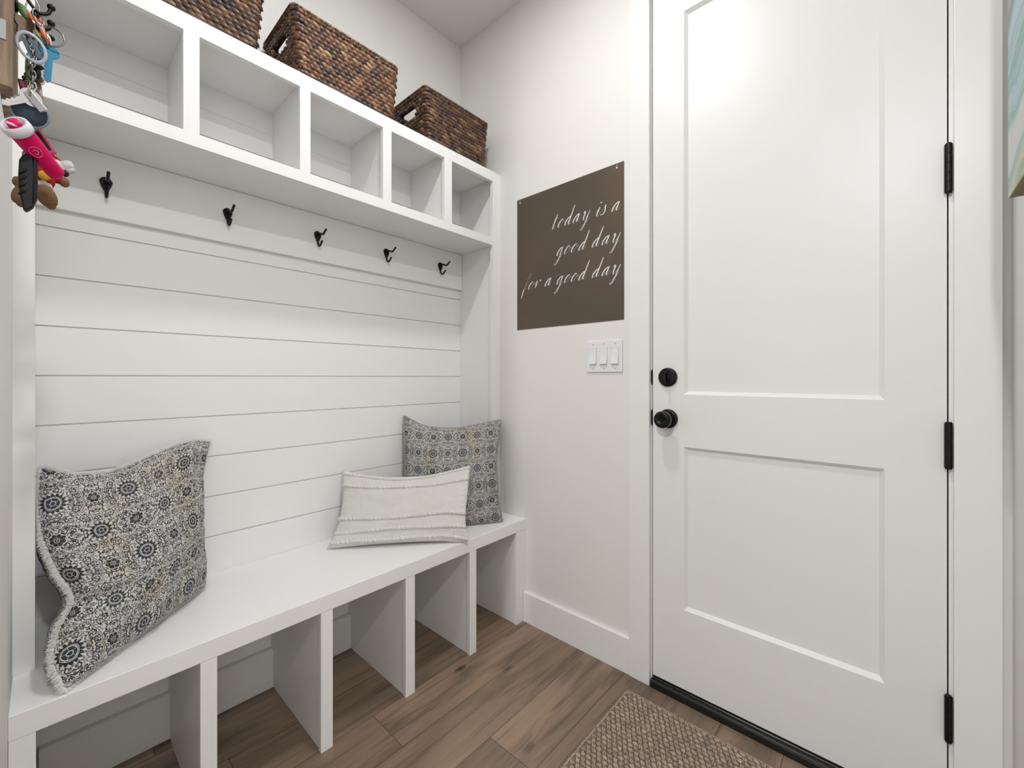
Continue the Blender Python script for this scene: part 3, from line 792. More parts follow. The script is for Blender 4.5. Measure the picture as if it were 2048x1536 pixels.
# ------------------------------------------------------------------ ceiling lights
def can_light(x, y, label):
    t = thing('ceiling_light', label, 'ceiling light', (x, y, ZC - 0.008))
    r = MB(); r.lathe([(0.072, -0.004), (0.092, -0.004), (0.095, 0.0078), (0.072, 0.0078), (0.072, -0.004)], Matrix.Translation((x, y, ZC - 0.008)), 48, cap0=False, cap1=False)
    r.build('trim_ring', M['trim'], t)
    l = MB(); l.lathe([(0.0, 0.0), (0.0715, 0.0), (0.0715, 0.006), (0.0, 0.006)], Matrix.Translation((x, y, ZC - 0.008)), 48, cap0=False, cap1=False)
    l.build('lens', M['lens'], t)
can_light(LAMP_POS[0], LAMP_POS[1], 'round recessed ceiling light over the mudroom floor')
can_light(ENTRY_POS[0], ENTRY_POS[1], 'added round ceiling fill light in the unseen space right of the opening')  # made-up fixture for the entry fill lamp
can_light(HALL_POS[0], HALL_POS[1], 'added round ceiling fill light over the unseen hall behind')  # made-up fixture for the hall fill lamp

# ------------------------------------------------------------------ woven beads
def bead(mb, c, d, up, nrm, L, Wd, H, col, n=6, m=5):
    """an elongated plump strand segment centred at c along d, bulging along nrm"""
    vs = []; uvs = []
    for i in range(m + 1):
        s_ = i / m; r = max(0.03, sin(pi * s_)) ** 0.62
        ctr = c + d * (s_ - 0.5) * L
        for k in range(n):
            a = 2 * pi * k / n
            vs.append(ctr + up * cos(a) * Wd * 0.5 * r + nrm * (sin(a) * H * 0.5 * r))
            uvs.append((s_ + col[3] * 7, k / n + col[3] * 3))
    fs = []
    for i in range(m):
        for k in range(n):
            fs.append((i * n + k, i * n + (k + 1) % n, (i + 1) * n + (k + 1) % n, (i + 1) * n + k))
    mb.quadmesh(vs, fs, col[:3], uvs, 0, True)
DYES = [(0.24, 0.115, 0.055), (0.15, 0.070, 0.036), (0.075, 0.040, 0.030), (0.045, 0.030, 0.030), (0.33, 0.175, 0.085), (0.42, 0.27, 0.14), (0.22, 0.095, 0.042), (0.12, 0.06, 0.035)]
WTS = [5, 6, 5, 3, 3, 1.5, 4, 5]
def dye(r, tone=1.0):
    c = r.choices(DYES, WTS)[0]; j = r.uniform(0.8, 1.2) * tone
    return (c[0] * j, c[1] * j, c[2] * j, r.random())
def basket(y0, y1, label, seed, tone=1.0, flare=0.018, h=0.212):
    r = random.Random(seed)
    xf, xb = -1.392, -1.648; z0 = CT + 0.001
    t = thing('wicker_basket', label, 'basket', ((xf + xb) / 2, (y0 + y1) / 2, z0), 'dark wicker baskets on top of the cubbies')
    body = MB(); rows = 14; ph = (h - 0.012) / rows; bl = 0.0265
    def corner(f):                # rectangle at height fraction f
        e = flare * f
        return (xf + e * 0.15, xb - e * 0.1, y0 - e, y1 + e)
    hz0, hz1 = 0.60, 0.82          # handle slot in both ends
    yc_ = (xf + xb) / 2
    for k in range(rows):
        f = (k + 0.5) / rows; X0, X1, Y0, Y1 = corner(f); z = z0 + 0.006 + f * (h - 0.012)
        rr = 0.018
        sides = [((X0, Y0 + rr), (X0, Y1 - rr), (1, 0)), ((X0 - rr, Y1), (X1 + rr, Y1), (0, 1)), ((X1, Y1 - rr), (X1, Y0 + rr), (-1, 0)), ((X1 + rr, Y0), (X0 - rr, Y0), (0, -1))]
        path = []
        for (p, q, nn) in sides:
            p = Vector((p[0], p[1], 0)); q = Vector((q[0], q[1], 0)); L = (q - p).length; nb = max(3, round(L / (bl * 0.80)))
            for i in range(nb): 
                c = p.lerp(q, (i + 0.5) / nb); path.append((c, (q - p).normalized(), Vector((nn[0], nn[1], 0)), L / nb))
            # rounded corner beads
            nx = Vector((nn[0], nn[1], 0)); tx = (q - p).normalized()
            cc = q - nx * rr
            for a in (0.25, 0.75):
                an = a * pi / 2
                path.append((cc + nx * rr * cos(an) + tx * rr * sin(an), (tx * cos(an) - nx * sin(an)), nx * cos(an) + tx * sin(an), 0.017))
        for i, (c, d, nr, L) in enumerate(path):
            if abs(nr.y) > 0.9 and hz0 < f < hz1 and abs(c.x - yc_) < 0.048: continue
            sh_ = (k % 2) * 0.5 * L
            c = Vector((c.x, c.y, z + r.uniform(-0.0007, 0.0007))) + d * (sh_ if abs(nr.x) > 0.9 or abs(nr.y) > 0.9 else 0) - nr * r.uniform(0.0025, 0.0045)
            tilt = -0.38 + r.uniform(-0.07, 0.07)
            dd = (d + Vector((0, 0, tilt))).normalized(); up = nr.cross(dd).normalized()
            bead(body, c, dd, up, nr, L * 1.60, ph * 1.32, 0.0130, dye(r, tone))
    body.build('woven_body', M['hyacinth'], t)
    ln = MB()                       # inner wall with handle openings, near-black to paint the shade inside
    X0, X1, Y0, Y1 = corner(0.5); i_ = 0.009; zt = z0 + h - 0.008; sl = 0.048
    za, zb_ = z0 + 0.006 + hz0 * (h - 0.012) + 0.004, z0 + 0.006 + hz1 * (h - 0.012) - 0.004
    ln.box(X0 - i_ - 0.003, X0 - i_, Y0 + i_, Y1 - i_, z0, zt); ln.box(X1 + i_, X1 + i_ + 0.003, Y0 + i_, Y1 - i_, z0, zt)
    for (ya, yb2) in ((Y0 + i_, Y0 + i_ + 0.003), (Y1 - i_ - 0.003, Y1 - i_)):
        ln.box(X1 + i_, X0 - i_, ya, yb2, z0, za); ln.box(X1 + i_, X0 - i_, ya, yb2, zb_, zt)
        ln.box(X1 + i_, yc_ - sl, ya, yb2, za, zb_); ln.box(yc_ + sl, X0 - i_, ya, yb2, za, zb_)
    ln.box(X1 + i_, X0 - i_, Y0 + i_, Y1 - i_, z0, z0 + 0.004)
    ln.build('dark_inner', M['basketdark'], t)
    rim = MB()                      # wrapped rim: fine winding round a rod; and the wrapped base rod
    for (zz, e, rad) in ((z0 + h - 0.004, 1.0, 0.0058), (z0 + h - 0.014, 0.97, 0.0048)):
        X0, X1, Y0, Y1 = corner(e); loop = []
        cs_ = [(X0, Y0), (X0, Y1), (X1, Y1), (X1, Y0)]; rr = 0.014
        seq = []
        cen = [(X0 - rr, Y0 + rr, -90), (X0 - rr, Y1 - rr, 0), (X1 + rr, Y1 - rr, 90), (X1 + rr, Y0 + rr, 180)]
        for cx, cy, a0 in cen:
            for q in range(4):
                an = radians(a0 + q * 30); seq.append(Vector((cx + rr * cos(an), cy + rr * sin(an), zz)))
        seq.append(seq[0]); 
        pos = 0.0; stepL = 0.0042
        for a, b_ in zip(seq, seq[1:]):
            L = (b_ - a).length
            if L < 1e-5: continue
            d = (b_ - a).normalized(); nr = Vector((d.y, -d.x, 0)); 
            while pos < L:
                c = a + d * pos + Vector((0, 0, r.uniform(-0.0006, 0.0006)))
                dd = (Vector((0, 0, 1)) + d * 0.5).normalized(); col = dye(r, tone * 1.15)
                bead(rim, c + nr * 0.0, dd, d, nr, rad * 2.5, stepL * 1.35, rad * 2.0, col, 5, 4)
                pos += stepL
            pos -= L
    rim.build('rim', M['hyacinth'], t)
    bs = MB(); X0, X1, Y0, Y1 = corner(0.0)
    bs.tube([(X0, Y0 + 0.01, z0 + 0.0045), (X0, Y1 - 0.01, z0 + 0.0045)], 0.0044, 8, col=(0.05, 0.035, 0.03)); bs.tube([(X0 - 0.01, Y0, z0 + 0.0045), (X1 + 0.01, Y0, z0 + 0.0045)], 0.0044, 8, col=(0.05, 0.035, 0.03))
    bs.tube([(X1, Y0 + 0.01, z0 + 0.0045), (X1, Y1 - 0.01, z0 + 0.0045)], 0.0044, 8, col=(0.05, 0.035, 0.03)); bs.tube([(X0 - 0.01, Y1, z0 + 0.0045), (X1 + 0.01, Y1, z0 + 0.0045)], 0.0044, 8, col=(0.05, 0.035, 0.03))
    bs.build('base_rod', M['hyacinth'], t)
    for ys, sg in ((0, -1), (1, 1)):
        X0, X1, Y0, Y1 = corner(0.85); yy = Y0 if ys == 0 else Y1
        zz = z0 + 0.006 + 0.86 * (h - 0.012)
        hd = MB(); hd.tube([(yc_ - 0.05, yy - sg * 0.004, zz), (yc_ + 0.05, yy - sg * 0.004, zz)], 0.0055, 10, col=(0.10, 0.055, 0.035))
        hd.build('handle', M['hyacinth'], t)
    return t
basket(0.062, 0.418, 'dark brown wicker basket at the left, cut off by the top edge', 11, 0.78)
basket(0.534, 0.877, 'middle dark brown wicker basket with an open hand slot, largest in full view', 12, 1.08)
basket(1.036, 1.354, 'smallest-looking dark brown wicker basket on the shelf, nearest the corner', 13, 0.80)

# ------------------------------------------------------------------ cushions
def resample(pts, n):
    P = catmull(pts, 10); L = [0]
    for a, b_ in zip(P, P[1:]): L.append(L[-1] + (b_ - a).length)
    out = []; j = 0
    for i in range(n + 1):
        t = L[-1] * i / n
        while j < len(L) - 2 and L[j + 1] < t: j += 1
        f = (t - L[j]) / max(1e-9, L[j + 1] - L[j]); out.append(P[j].lerp(P[j + 1], f))
    return out
def cushion_surface(left, top, right, bottom, n, m, thick, back_thick, clampf, wr_amp=0.004, seed=0, power=0.42, fold=None, size=(0.45, 0.45)):
    """left/right run bottom to top, bottom/top run left to right. Returns two grids (front, back) and edges"""
    Lc, Rc, Tc, Bc = resample(left, m), resample(right, m), resample(top, n), resample(bottom, n)
    nr = ((Bc[-1] - Bc[0]) + (Tc[-1] - Tc[0])).cross((Lc[-1] - Lc[0]) + (Rc[-1] - Rc[0])).normalized()
    grids = []
    for side, T in ((1, thick), (-1, back_thick)):
        g = []
        for j in range(m + 1):
            t = j / m; row = []
            for i in range(n + 1):
                s = i / n
                c = Lc[j] * (1 - s) + Rc[j] * s + Bc[i] * (1 - t) + Tc[i] * t - (Bc[0] * (1 - s) * (1 - t) + Bc[-1] * s * (1 - t) + Tc[0] * (1 - s) * t + Tc[-1] * s * t)
                e = max(0.0, 16 * s * (1 - s) * t * (1 - t)) ** power
                # settle: filling sinks low
                e *= 1.0 + 0.18 * (0.5 - t)
                w = noise.noise(Vector((s * 5 + seed, t * 5, side * 3.0))) * wr_amp * 1.6 + noise.noise(Vector((s * 13 + seed, t * 11, side * 7.0))) * wr_amp * 0.6
                # puckers running in from the seam
                de = min(s, 1 - s, t, 1 - t)
                al = s if (t < 0.5 and min(t, 1 - t) < min(s, 1 - s)) or min(t, 1 - t) < min(s, 1 - s) else t
                pk = sin(al * 85 + noise.noise(Vector((al * 9, seed, side))) * 5) * 0.0022 * math.exp(-de * 22) * min(1, de * 60)
                disp = T * e + (w + pk) * min(1, e * 3)
                if fold: disp += fold(s, t) * (1 if side > 0 else 0)
                p = c + nr * side * disp
                row.append(clampf(p))
            g.append(row)
        grids.append(g)
    return grids, nr, (Lc, Tc, Rc, Bc)
def grid_mesh(mb, g, size, flip=False, uoff=(0, 0)):
    """cloth laid flat: texture coordinates follow the true length along the cloth from its middle"""
    m = len(g) - 1; n = len(g[0]) - 1; ci, cj = n // 2, m // 2
    U = [[0.0] * (n + 1) for _ in range(m + 1)]; V = [[0.0] * (n + 1) for _ in range(m + 1)]
    for j in range(m + 1):
        for i in range(ci + 1, n + 1): U[j][i] = U[j][i - 1] + (g[j][i] - g[j][i - 1]).length
        for i in range(ci - 1, -1, -1): U[j][i] = U[j][i + 1] - (g[j][i + 1] - g[j][i]).length
    for i in range(n + 1):
        for j in range(cj + 1, m + 1): V[j][i] = V[j - 1][i] + (g[j][i] - g[j - 1][i]).length
        for j in range(cj - 1, -1, -1): V[j][i] = V[j + 1][i] - (g[j + 1][i] - g[j][i]).length
    vs = [p for row in g for p in row]
    uv = [(U[j][i] + size[0] / 2 + uoff[0], V[j][i] + size[1] / 2 + uoff[1]) for j in range(m + 1) for i in range(n + 1)]
    fs = []
    for j in range(m):
        for i in range(n):
            q = (j * (n + 1) + i, j * (n + 1) + i + 1, (j + 1) * (n + 1) + i + 1, (j + 1) * (n + 1) + i)
            fs.append(q[::-1] if flip else q)
    mb.quadmesh(vs, fs, None, uv, 0, True)
def fringe(edgeloops, center, nr, length, r, clampf, dens=900, wid=0.0007):
    f = MB()
    for E in edgeloops:
        tot = sum((b_ - a).length for a, b_ in zip(E, E[1:])); cnt = int(tot * dens)
        for _ in range(cnt):
            q = r.random() * (len(E) - 1); i = min(int(q), len(E) - 2); p = E[i].lerp(E[i + 1], q - i)
            tg = (E[i + 1] - E[i]).normalized(); out = tg.cross(nr)
            if out.dot(p - center) < 0: out = -out
            d = (out + tg * r.uniform(-0.7, 0.7) + nr * r.uniform(-0.55, 0.55)).normalized()
            L = length * r.uniform(0.5, 1.15); b_ = tg * wid
            p0 = p - out * 0.002 + nr * r.uniform(-0.0025, 0.0025)
            mid = p0 + d * L * 0.55 + Vector((r.uniform(-1, 1), r.uniform(-1, 1), r.uniform(-1, 0.6))) * L * 0.15
            tip = p0 + d * L + Vector((0, 0, -0.15 * L))
            pts = [clampf(v) for v in (p0 - b_, p0 + b_, mid + b_ * 0.8, mid - b_ * 0.8, tip)]
            f.quadmesh(pts, [(0, 1, 2, 3), (3, 2, 4)], None, None, 0, False)
    return f
def make_clamp(zmin=BT + 0.0015, overhang=False):
    def cl(p):
        p = Vector(p)
        if p.x < XS + 0.0015: p.x = XS + 0.0015
        if p.z < zmin and (not overhang or p.x < XF - 0.004): p.z = zmin
        ylo, yhi = YL + 0.0015, YD - 0.0015
        if p.x < XC + 0.0005:
            ylo, yhi = -0.0145, 1.3965
        if p.y < ylo: p.y = ylo
        if p.y > yhi: p.y = yhi
        return p
    return cl
def cushion(name, label, loc, mats, edges, nm, thick, clampf, fr=None, size=(0.45, 0.45), seed=0, group=None, cat='cushion', **kw):
    t = thing(name, label, cat, loc, group)
    (gf, gb), nr, E = cushion_surface(*edges, nm[0], nm[1], thick[0], thick[1], clampf, seed=seed, size=size, **kw)
    c = MB(); grid_mesh(c, gf, size); grid_mesh(c, gb, size, True, (0.07, 0.03))
    body = c.build('cover', mats, t)
    if fr:
        E2 = [[clampf(p) for p in e] for e in E]; cen = sum((e[len(e) // 2] for e in E2), Vector()) / 4
        f = fringe(E2, cen, nr, fr[0], random.Random(seed), clampf, fr[2]); fo = f.build('fringe', M[fr[1]], t); fo['label'] = 'frayed pale cotton fringe along the seam'
    return t, gf, nr
BL_L = [(-1.237, 0.026, 0.459), (-1.268, 0.009, 0.512), (-1.301, 0.018, 0.559), (-1.334, 0.040, 0.605), (-1.367, 0.015, 0.666), (-1.401, -0.006, 0.735), (-1.433, -0.013, 0.803), (-1.470, -0.010, 0.881)]
BL_T = [(-1.470, -0.010, 0.881), (-1.501, 0.048, 0.849), (-1.534, 0.123, 0.842), (-1.564, 0.198, 0.866), (-1.582, 0.245, 0.882), (-1.601, 0.303, 0.894), (-1.615, 0.351, 0.886)]
BL_R = [(-1.533, 0.320, 0.459), (-1.552, 0.312, 0.592), (-1.578, 0.313, 0.712), (-1.602, 0.328, 0.816), (-1.615, 0.351, 0.886)]
BL_B = [(-1.237, 0.026, 0.459), (-1.33, 0.115, 0.462), (-1.43, 0.215, 0.462), (-1.533, 0.320, 0.459)]
def fold_big(s, t):
    # crease running in from the pinched left seam
    d = abs((t - 0.33) - s * -0.06); return -0.020 * math.exp(-(d / 0.035) ** 2) * max(0, 1 - s / 0.38) * min(1, s * 14)
cushion('throw_pillow', 'large dark floral damask throw pillow with fringe, leaning at the left end of the bench', (-1.40, 0.17, BT), M['damask'],
        (BL_L, BL_T, BL_R, BL_B), (110, 110), (0.078, 0.115), make_clamp(), (0.014, 'fringe', 7000), (0.46, 0.50), 3, 'patterned fringed throw pillows on the bench', 'pillow', fold=fold_big, wr_amp=0.006)
RC_T = [(-1.62, 1.073, 0.918), (-1.557, 1.141, 0.872), (-1.482, 1.238, 0.859), (-1.421, 1.315, 0.870), (-1.352, 1.418, 0.892)]
RC_R = [(-1.269, 1.343, 0.457), (-1.286, 1.338, 0.55), (-1.312, 1.350, 0.699), (-1.335, 1.388, 0.804), (-1.352, 1.418, 0.892)]
RC_L = [(-1.49, 1.002, 0.457), (-1.555, 1.04, 0.60), (-1.585, 1.057, 0.75), (-1.62, 1.073, 0.918)]
RC_B = [(-1.49, 1.002, 0.457), (-1.42, 1.11, 0.458), (-1.34, 1.23, 0.458), (-1.269, 1.343, 0.457)]
def fold_rc(s, t):
    d = abs((t - 0.26) + (1 - s) * 0.55); return -0.016 * math.exp(-(d / 0.03) ** 2) * max(0, 1 - (1 - s) / 0.4) * min(1, (1 - s) * 12)
cushion('throw_pillow', 'dark floral damask throw pillow standing upright in the right corner of the bench', (-1.43, 1.20, BT), M['damask2'],
        (RC_L, RC_T, RC_R, RC_B), (90, 90), (0.048, 0.060), make_clamp(), (0.009, 'fringe2', 3500), (0.45, 0.46), 8, 'patterned fringed throw pillows on the bench', 'pillow', fold=fold_rc)
WP_T = [(-1.600, 0.780, 0.727), (-1.574, 0.818, 0.713), (-1.513, 0.914, 0.690), (-1.433, 1.050, 0.684), (-1.382, 1.140, 0.698), (-1.325, 1.203, 0.718)]
WP_R = [(-1.205, 1.092, 0.448), (-1.243, 1.104, 0.529), (-1.282, 1.150, 0.618), (-1.325, 1.203, 0.718)]
WP_L = [(-1.545, 0.692, 0.458), (-1.560, 0.735, 0.514), (-1.580, 0.770, 0.615), (-1.600, 0.780, 0.727)]
WP_B = [(-1.545, 0.692, 0.458), (-1.47, 0.790, 0.463), (-1.36, 0.925, 0.465), (-1.27, 1.03, 0.460), (-1.205, 1.092, 0.448)]
wc = make_clamp()
wp, gf, wn_ = cushion('lumbar_pillow', 'cream woven lumbar pillow with braided bands lying on the bench', (-1.40, 0.93, BT), M['woven'],
        (WP_L, WP_T, WP_R, WP_B), (120, 70), (0.042, 0.030), wc, None, (0.52, 0.30), 21, None, 'pillow', power=0.38, wr_amp=0.003)
r = random.Random(5)
for tv, amp in ((0.955, 1.0), (0.81, 1.1), (0.365, 1.2), (0.20, 1.2), (0.06, 1.1)):
    b = MB(); pts = []; rad = []
    N = 260
    for i in range(N + 1):
        s = 0.008 + 0.984 * i / N; si = s * 120; ti = (tv + 0.008 * sin(s * 9 + tv * 20)) * 70
        i0 = min(int(si), 119); j0 = min(int(ti), 69); fs_, ft_ = si - i0, ti - j0
        p = (gf[j0][i0] * (1 - fs_) + gf[j0][i0 + 1] * fs_) * (1 - ft_) + (gf[j0 + 1][i0] * (1 - fs_) + gf[j0 + 1][i0 + 1] * fs_) * ft_
        ph = s * 46 + 0.6 * sin(s * 31)
        lump = abs(sin(pi * ph))
        pts.append(p + wn_ * 0.0005 + Vector((0, 0, 1)) * 0.0012 * sin(2 * pi * ph + r.uniform(-0.3, 0.3)))
        rad.append(0.0040 * amp + 0.0026 * lump * amp)
    b.tube(pts, rad, 8, flat=1.0)
    b.build('braided_band', M['braid'], wp)

# ------------------------------------------------------------------ rug
rug = thing('jute_rug', 'taupe chunky woven jute rug on the floor before the door', 'rug', (-0.25, 0.95, 0))
RX0, RX1, RY0, RY1 = -0.680, 0.16, 0.55, 1.352
b = MB(); b.box(RX0 + 0.004, RX1 - 0.004, RY0 + 0.004, RY1 - 0.004, 0.0004, 0.006); b.build('backing', M['jutebase'], rug)
b = MB(); r = random.Random(9)
px_, py_ = 0.0175, 0.0145
ny = int((RY1 - RY0 - 0.02) / py_); nx = int((RX1 - RX0 - 0.02) / px_)
for j in range(ny):
    y = RY1 - 0.012 - j * py_
    for i in range(nx):
        x = RX0 + 0.012 + i * px_ + (j % 2) * px_ * 0.5
        if x > RX1 - 0.008: continue
        k_ = r.uniform(0.82, 1.15); base = (0.58 * k_, 0.455 * k_, 0.35 * k_)
        for q in (-1, 0, 1):
            ang = (1.15 if (i + j) % 2 else 0.60) + r.uniform(-0.22, 0.22)
            d = Vector((cos(ang), -sin(ang), 0.0)).normalized(); up = Vector((-d.y, d.x, 0)).normalized()
            c = Vector((x, y, 0.0075 + r.uniform(-0.0010, 0.0014))) + up * q * 0.0034
            kk = r.uniform(0.82, 1.18); cc = tuple(v * kk for v in base) + (r.random(),)
            bead(b, c + d * (0.0012 * q), d, up, Vector((0, 0, 1)), 0.0175, 0.0044, 0.0110 if q == 0 else 0.0090, cc, 6, 5)
b.build('woven_loops', M['jute'], rug)['kind'] = 'stuff'
b = MB()
for (p, q) in (((RX0, RY0), (RX0, RY1)), ((RX0, RY1), (RX1, RY1)), ((RX1, RY1), (RX1, RY0)), ((RX1, RY0), (RX0, RY0))):
    p = Vector((p[0], p[1], 0.0045)); q = Vector((q[0], q[1], 0.0045)); L = (q - p).length; nb = int(L / 0.006); d = (q - p).normalized()
    nrm = Vector((d.y, -d.x, 0))
    for i in range(nb):
        c = p + d * (i + 0.5) * L / nb + nrm * r.uniform(-0.001, 0.001); k_ = r.uniform(0.85, 1.2)
        dd = (d + nrm * 0.25).normalized(); up = Vector((0, 0, 1))
        bead(b, c, dd, up, nrm, 0.011, 0.0066, 0.008, (0.50 * k_, 0.395 * k_, 0.305 * k_, r.random()), 6, 4)
b.build('edge_binding', M['jute'], rug)

# ------------------------------------------------------------------ key rack and keys on the return wall
rack = thing('key_rack', 'weathered wooden key rack with black metal hooks on the left return wall', 'key rack', (-0.95, YL, 1.43))
b = MB(); b.box(-0.955, -0.80, -0.0385, -0.0275, 1.445, 1.72); b.build('board', M['rackwood'], rack, 0.001)
b = MB(); b.box(-0.945, -0.8005, YL + 0.0003, -0.0387, 1.50, 1.71); b.build('frame', M['black'], rack)
b = MB(); b.box(-0.7998, -0.7985, -0.0380, -0.0325, 1.500, 1.524); b.build('metal_clip', M['clip'], rack, 0.0004)
HOOKS = []
for i, (x, z) in enumerate(((-0.825, 1.583), (-0.862, 1.583), (-0.899, 1.583), (-0.934, 1.583))):
    h_ = MB(); y0 = -0.0273
    h_.lathe([(0.0085, 0), (0.0085, 0.0015), (0.006, 0.0028)], Matrix.Translation((x, y0, z)) @ Matrix(((1, 0, 0, 0), (0, 0, 1, 0), (0, -1, 0, 0), (0, 0, 0, 1))), 20)
    pts = catmull([(x, y0 + 0.001, z), (x, y0 + 0.008, z - 0.002), (x, y0 + 0.015, z - 0.012), (x, y0 + 0.021, z - 0.018), (x, y0 + 0.029, z - 0.014), (x, y0 + 0.032, z - 0.004)], 5)
    h_.tube(pts, 0.0021, 10); h_.blob(pts[-1], (0.0042, 0.0042, 0.0042))
    h_.build('hook', M['black'], rack); HOOKS.append((x, y0 + 0.022, z - 0.0155))

FX = 841.6
def at(u, v, x):                                  # measured point of the photo on the plane x (authoring aid, real metres)
    fw = (-sin(YAW), cos(YAW)); rt = (cos(YAW), sin(YAW)); k = (u - 1024) / FX
    d = Vector((fw[0] + k * rt[0], fw[1] + k * rt[1], -(v - 755) / FX)); t = x / d.x
    return Vector((t * d.x, t * d.y, CAMH + t * d.z))
def ring_pts(c, r, axis, n=28):
    M4 = rotm(axis); return [c + (M4 @ Vector((r * cos(2 * pi * k / n), r * sin(2 * pi * k / n), 0))) for k in range(n + 1)]
def chain(mb, p, q, link=0.006, rad=0.0008):
    d = q - p; n = max(2, int(d.length / (link * 0.75))); t = d.normalized(); M4 = rotm(t)
    for i in range(n):
        c = p + d * (i + 0.5) / n; a = M4 @ Vector((1, 0, 0)) if i % 2 else M4 @ Vector((0, 1, 0))
        pts = [c + t * (link * 0.62) * cos(2 * pi * k / 12) + a * (link * 0.34) * sin(2 * pi * k / 12) for k in range(13)]
        mb.tube(pts, rad, 5, caps=False)
def frame_m(c, down, nrm):
    """matrix: local -y points 'down' along the thing, local z = facing"""
    y = -Vector(down).normalized(); z = Vector(nrm); z = (z - y * z.dot(y)).normalized(); x = y.cross(z)
    m = Matrix((x, y, z)).transposed().to_4x4(); m.translation = c; return m
def key_shape(mb, M4, L=0.052, hw=0.012, t=0.0022, mi=0):
    out = []
    for k in range(22):                              # bow
        a = radians(-62 + k * (304 / 21)); out.append((hw * sin(a + pi) * -1, hw * cos(a) * 0.95 - hw * 0.2)) 
    out = []
    for k in range(23):
        a = radians(245 - k * (310 / 22)); out.append((hw * 1.0 * cos(a - 0.0), hw * 0.9 * sin(a)))
    bw = 0.0038; y = -hw * 0.8
    pts = [(bw, y)]
    pts += [(bw, -L + 0.006), (0.0, -L)]
    teeth = []
    yy = -L + 0.004
    while yy < y - 0.006:
        teeth += [(-bw, yy), (-bw + 0.0016, yy + 0.0020), (-bw + 0.0002, yy + 0.0036)]; yy += 0.0046
    shank = [(bw, y), (bw, -L + 0.005), (0.001, -L)] + teeth + [(-bw, y)]
    o2 = [p for p in out]
    # order: start at right of neck, down the shank, up teeth, then round the bow clockwise from left neck
    loop = shank + [(hw * 1.0 * cos(radians(245 - k * (310 / 22))), hw * 0.9 * sin(radians(245 - k * (310 / 22)))) for k in range(23)]
    mb.prism(loop, -t / 2, t / 2, M4, mi)
    mb.box(-bw * 0.25, bw * 0.25, -L + 0.01, y, t / 2, t / 2 + 0.0003, mi, None, M4)
def loop_link(mb, c, r, axis, rad=0.0009): mb.tube(ring_pts(c, r, axis, 24), rad, 6, caps=False)
CAMN = Vector((1, -0.02, -0.45)).normalized()      # roughly towards the viewer

# 1 bronze and steel house keys on the front hook
g = 'keys and charms hanging from the key rack'
h = HOOKS[0]
k1 = thing('house_keys', 'bunch of dull bronze house keys hanging from the nearest rack hook', 'keys', h, g)
b = MB(); rc_ = Vector(h) + Vector((0, -0.002, -0.009)); loop_link(b, rc_, 0.0085, (0.6, 1, 0), 0.0009); b.build('split_ring', M['steel'], k1)
for (dn, c_, fc, mt, L) in (((0, -0.10, -1), at(43, 45, -0.845), (1, 0.9, -0.2), 'bronze', 0.026), ((0, 0.10, -1), at(53, 48, -0.850), (1, -0.5, -0.2), 'bronze', 0.028), ((0, 0.20, -1), at(60, 50, -0.856), (0.5, -1, 0), 'steel', 0.026)):
    b = MB(); key_shape(b, frame_m(c_, dn, fc), L, 0.0085, 0.0022); b.build('key', M[mt], k1, 0.0003)

# 2 enamel carabiner bundle
h = HOOKS[1]
k2_ = thing('enamel_keychain', 'keychain of green, red and orange striped enamel charms on rack hook', 'keychain', h, g)
b = MB(); rc_ = Vector(h) + Vector((0.006, 0.010, -0.010)); loop_link(b, rc_, 0.013, (1, -0.3, 0), 0.0010)
b.tube(catmull([at(51, 16, -0.86), at(53, 7, -0.86), at(60, -4, -0.86)], 5), 0.0009, 6); b.tube(catmull([at(79, 30, -0.862), at(78, 14, -0.862), at(72, 2, -0.862), at(66, -6, -0.862)], 5), 0.0009, 6); b.build('split_ring', M['steel'], k2_)
for (du, dv, mt, rx, rz, tl) in ((50, 26, 'green', 0.0055, 0.012, 0.5), (57, 32, 'red', 0.0045, 0.011, 0.5), (66, 38, 'orange', 0.0045, 0.007, 0.6), (71, 30, 'black', 0.0045, 0.0065, 0.0),
                                 (84, 46, 'orange', 0.0030, 0.009, 0.55), (80, 55, 'glassy', 0.0045, 0.007, 0.4), (88, 70, 'orange', 0.0030, 0.010, 0.45), (80, 60, 'black', 0.0030, 0.009, 0.7), (71, 62, 'orange', 0.0022, 0.008, 0.7), (76, 73, 'green', 0.0028, 0.010, 0.6)):
    b = MB(); c = at(du, dv, -0.862 + 0.001 * (du % 7)); M4 = Matrix.Rotation(tl, 4, 'X')
    b.blob(c, (0.003, rx, rz), M4.to_3x3().to_4x4(), 14, 10); b.build('charm', M[mt], k2_)
b = MB(); chain(b, at(66, 40, -0.87), at(79, 95, -0.87), 0.007, 0.0009); b.build('chain', M['steel'], k2_)

# 3 round tag
c = at(63, 95, -0.815)
k3_ = thing('round_key_tag', 'clear round key tag with a pale lavender rim and slate centre', 'key tag', c, g)
ax = Vector((1, -0.15, -0.25)); tl = Matrix.Rotation(0.55, 3, 'X')
M4 = Matrix.Translation(c) @ rotm(ax) @ Matrix.Rotation(0.35, 4, 'Z') @ Matrix.Diagonal((0.82, 1.12, 1, 1))
b = MB(); b.lathe([(0.0125, -0.0016), (0.0155, -0.0016), (0.0162, 0.0), (0.0155, 0.0016), (0.0125, 0.0016), (0.0125, -0.0016)], M4, 36, cap0=False, cap1=False); b.build('rim', M['glassy'], k3_)
b = MB(); b.box(0.0010, 0.0075, -0.0105, 0.0080, -0.0009, 0.0009, M4=M4); b.box(-0.0070, -0.0015, -0.0100, 0.0098, -0.0008, 0.0008, M4=M4); b.build('insert', M['tagblue'], k3_, 0.0005)
b = MB(); chain(b, at(60, 72, -0.818), at(66, 108, -0.812), 0.006, 0.0009); b.build('chain', M['steel'], k3_)

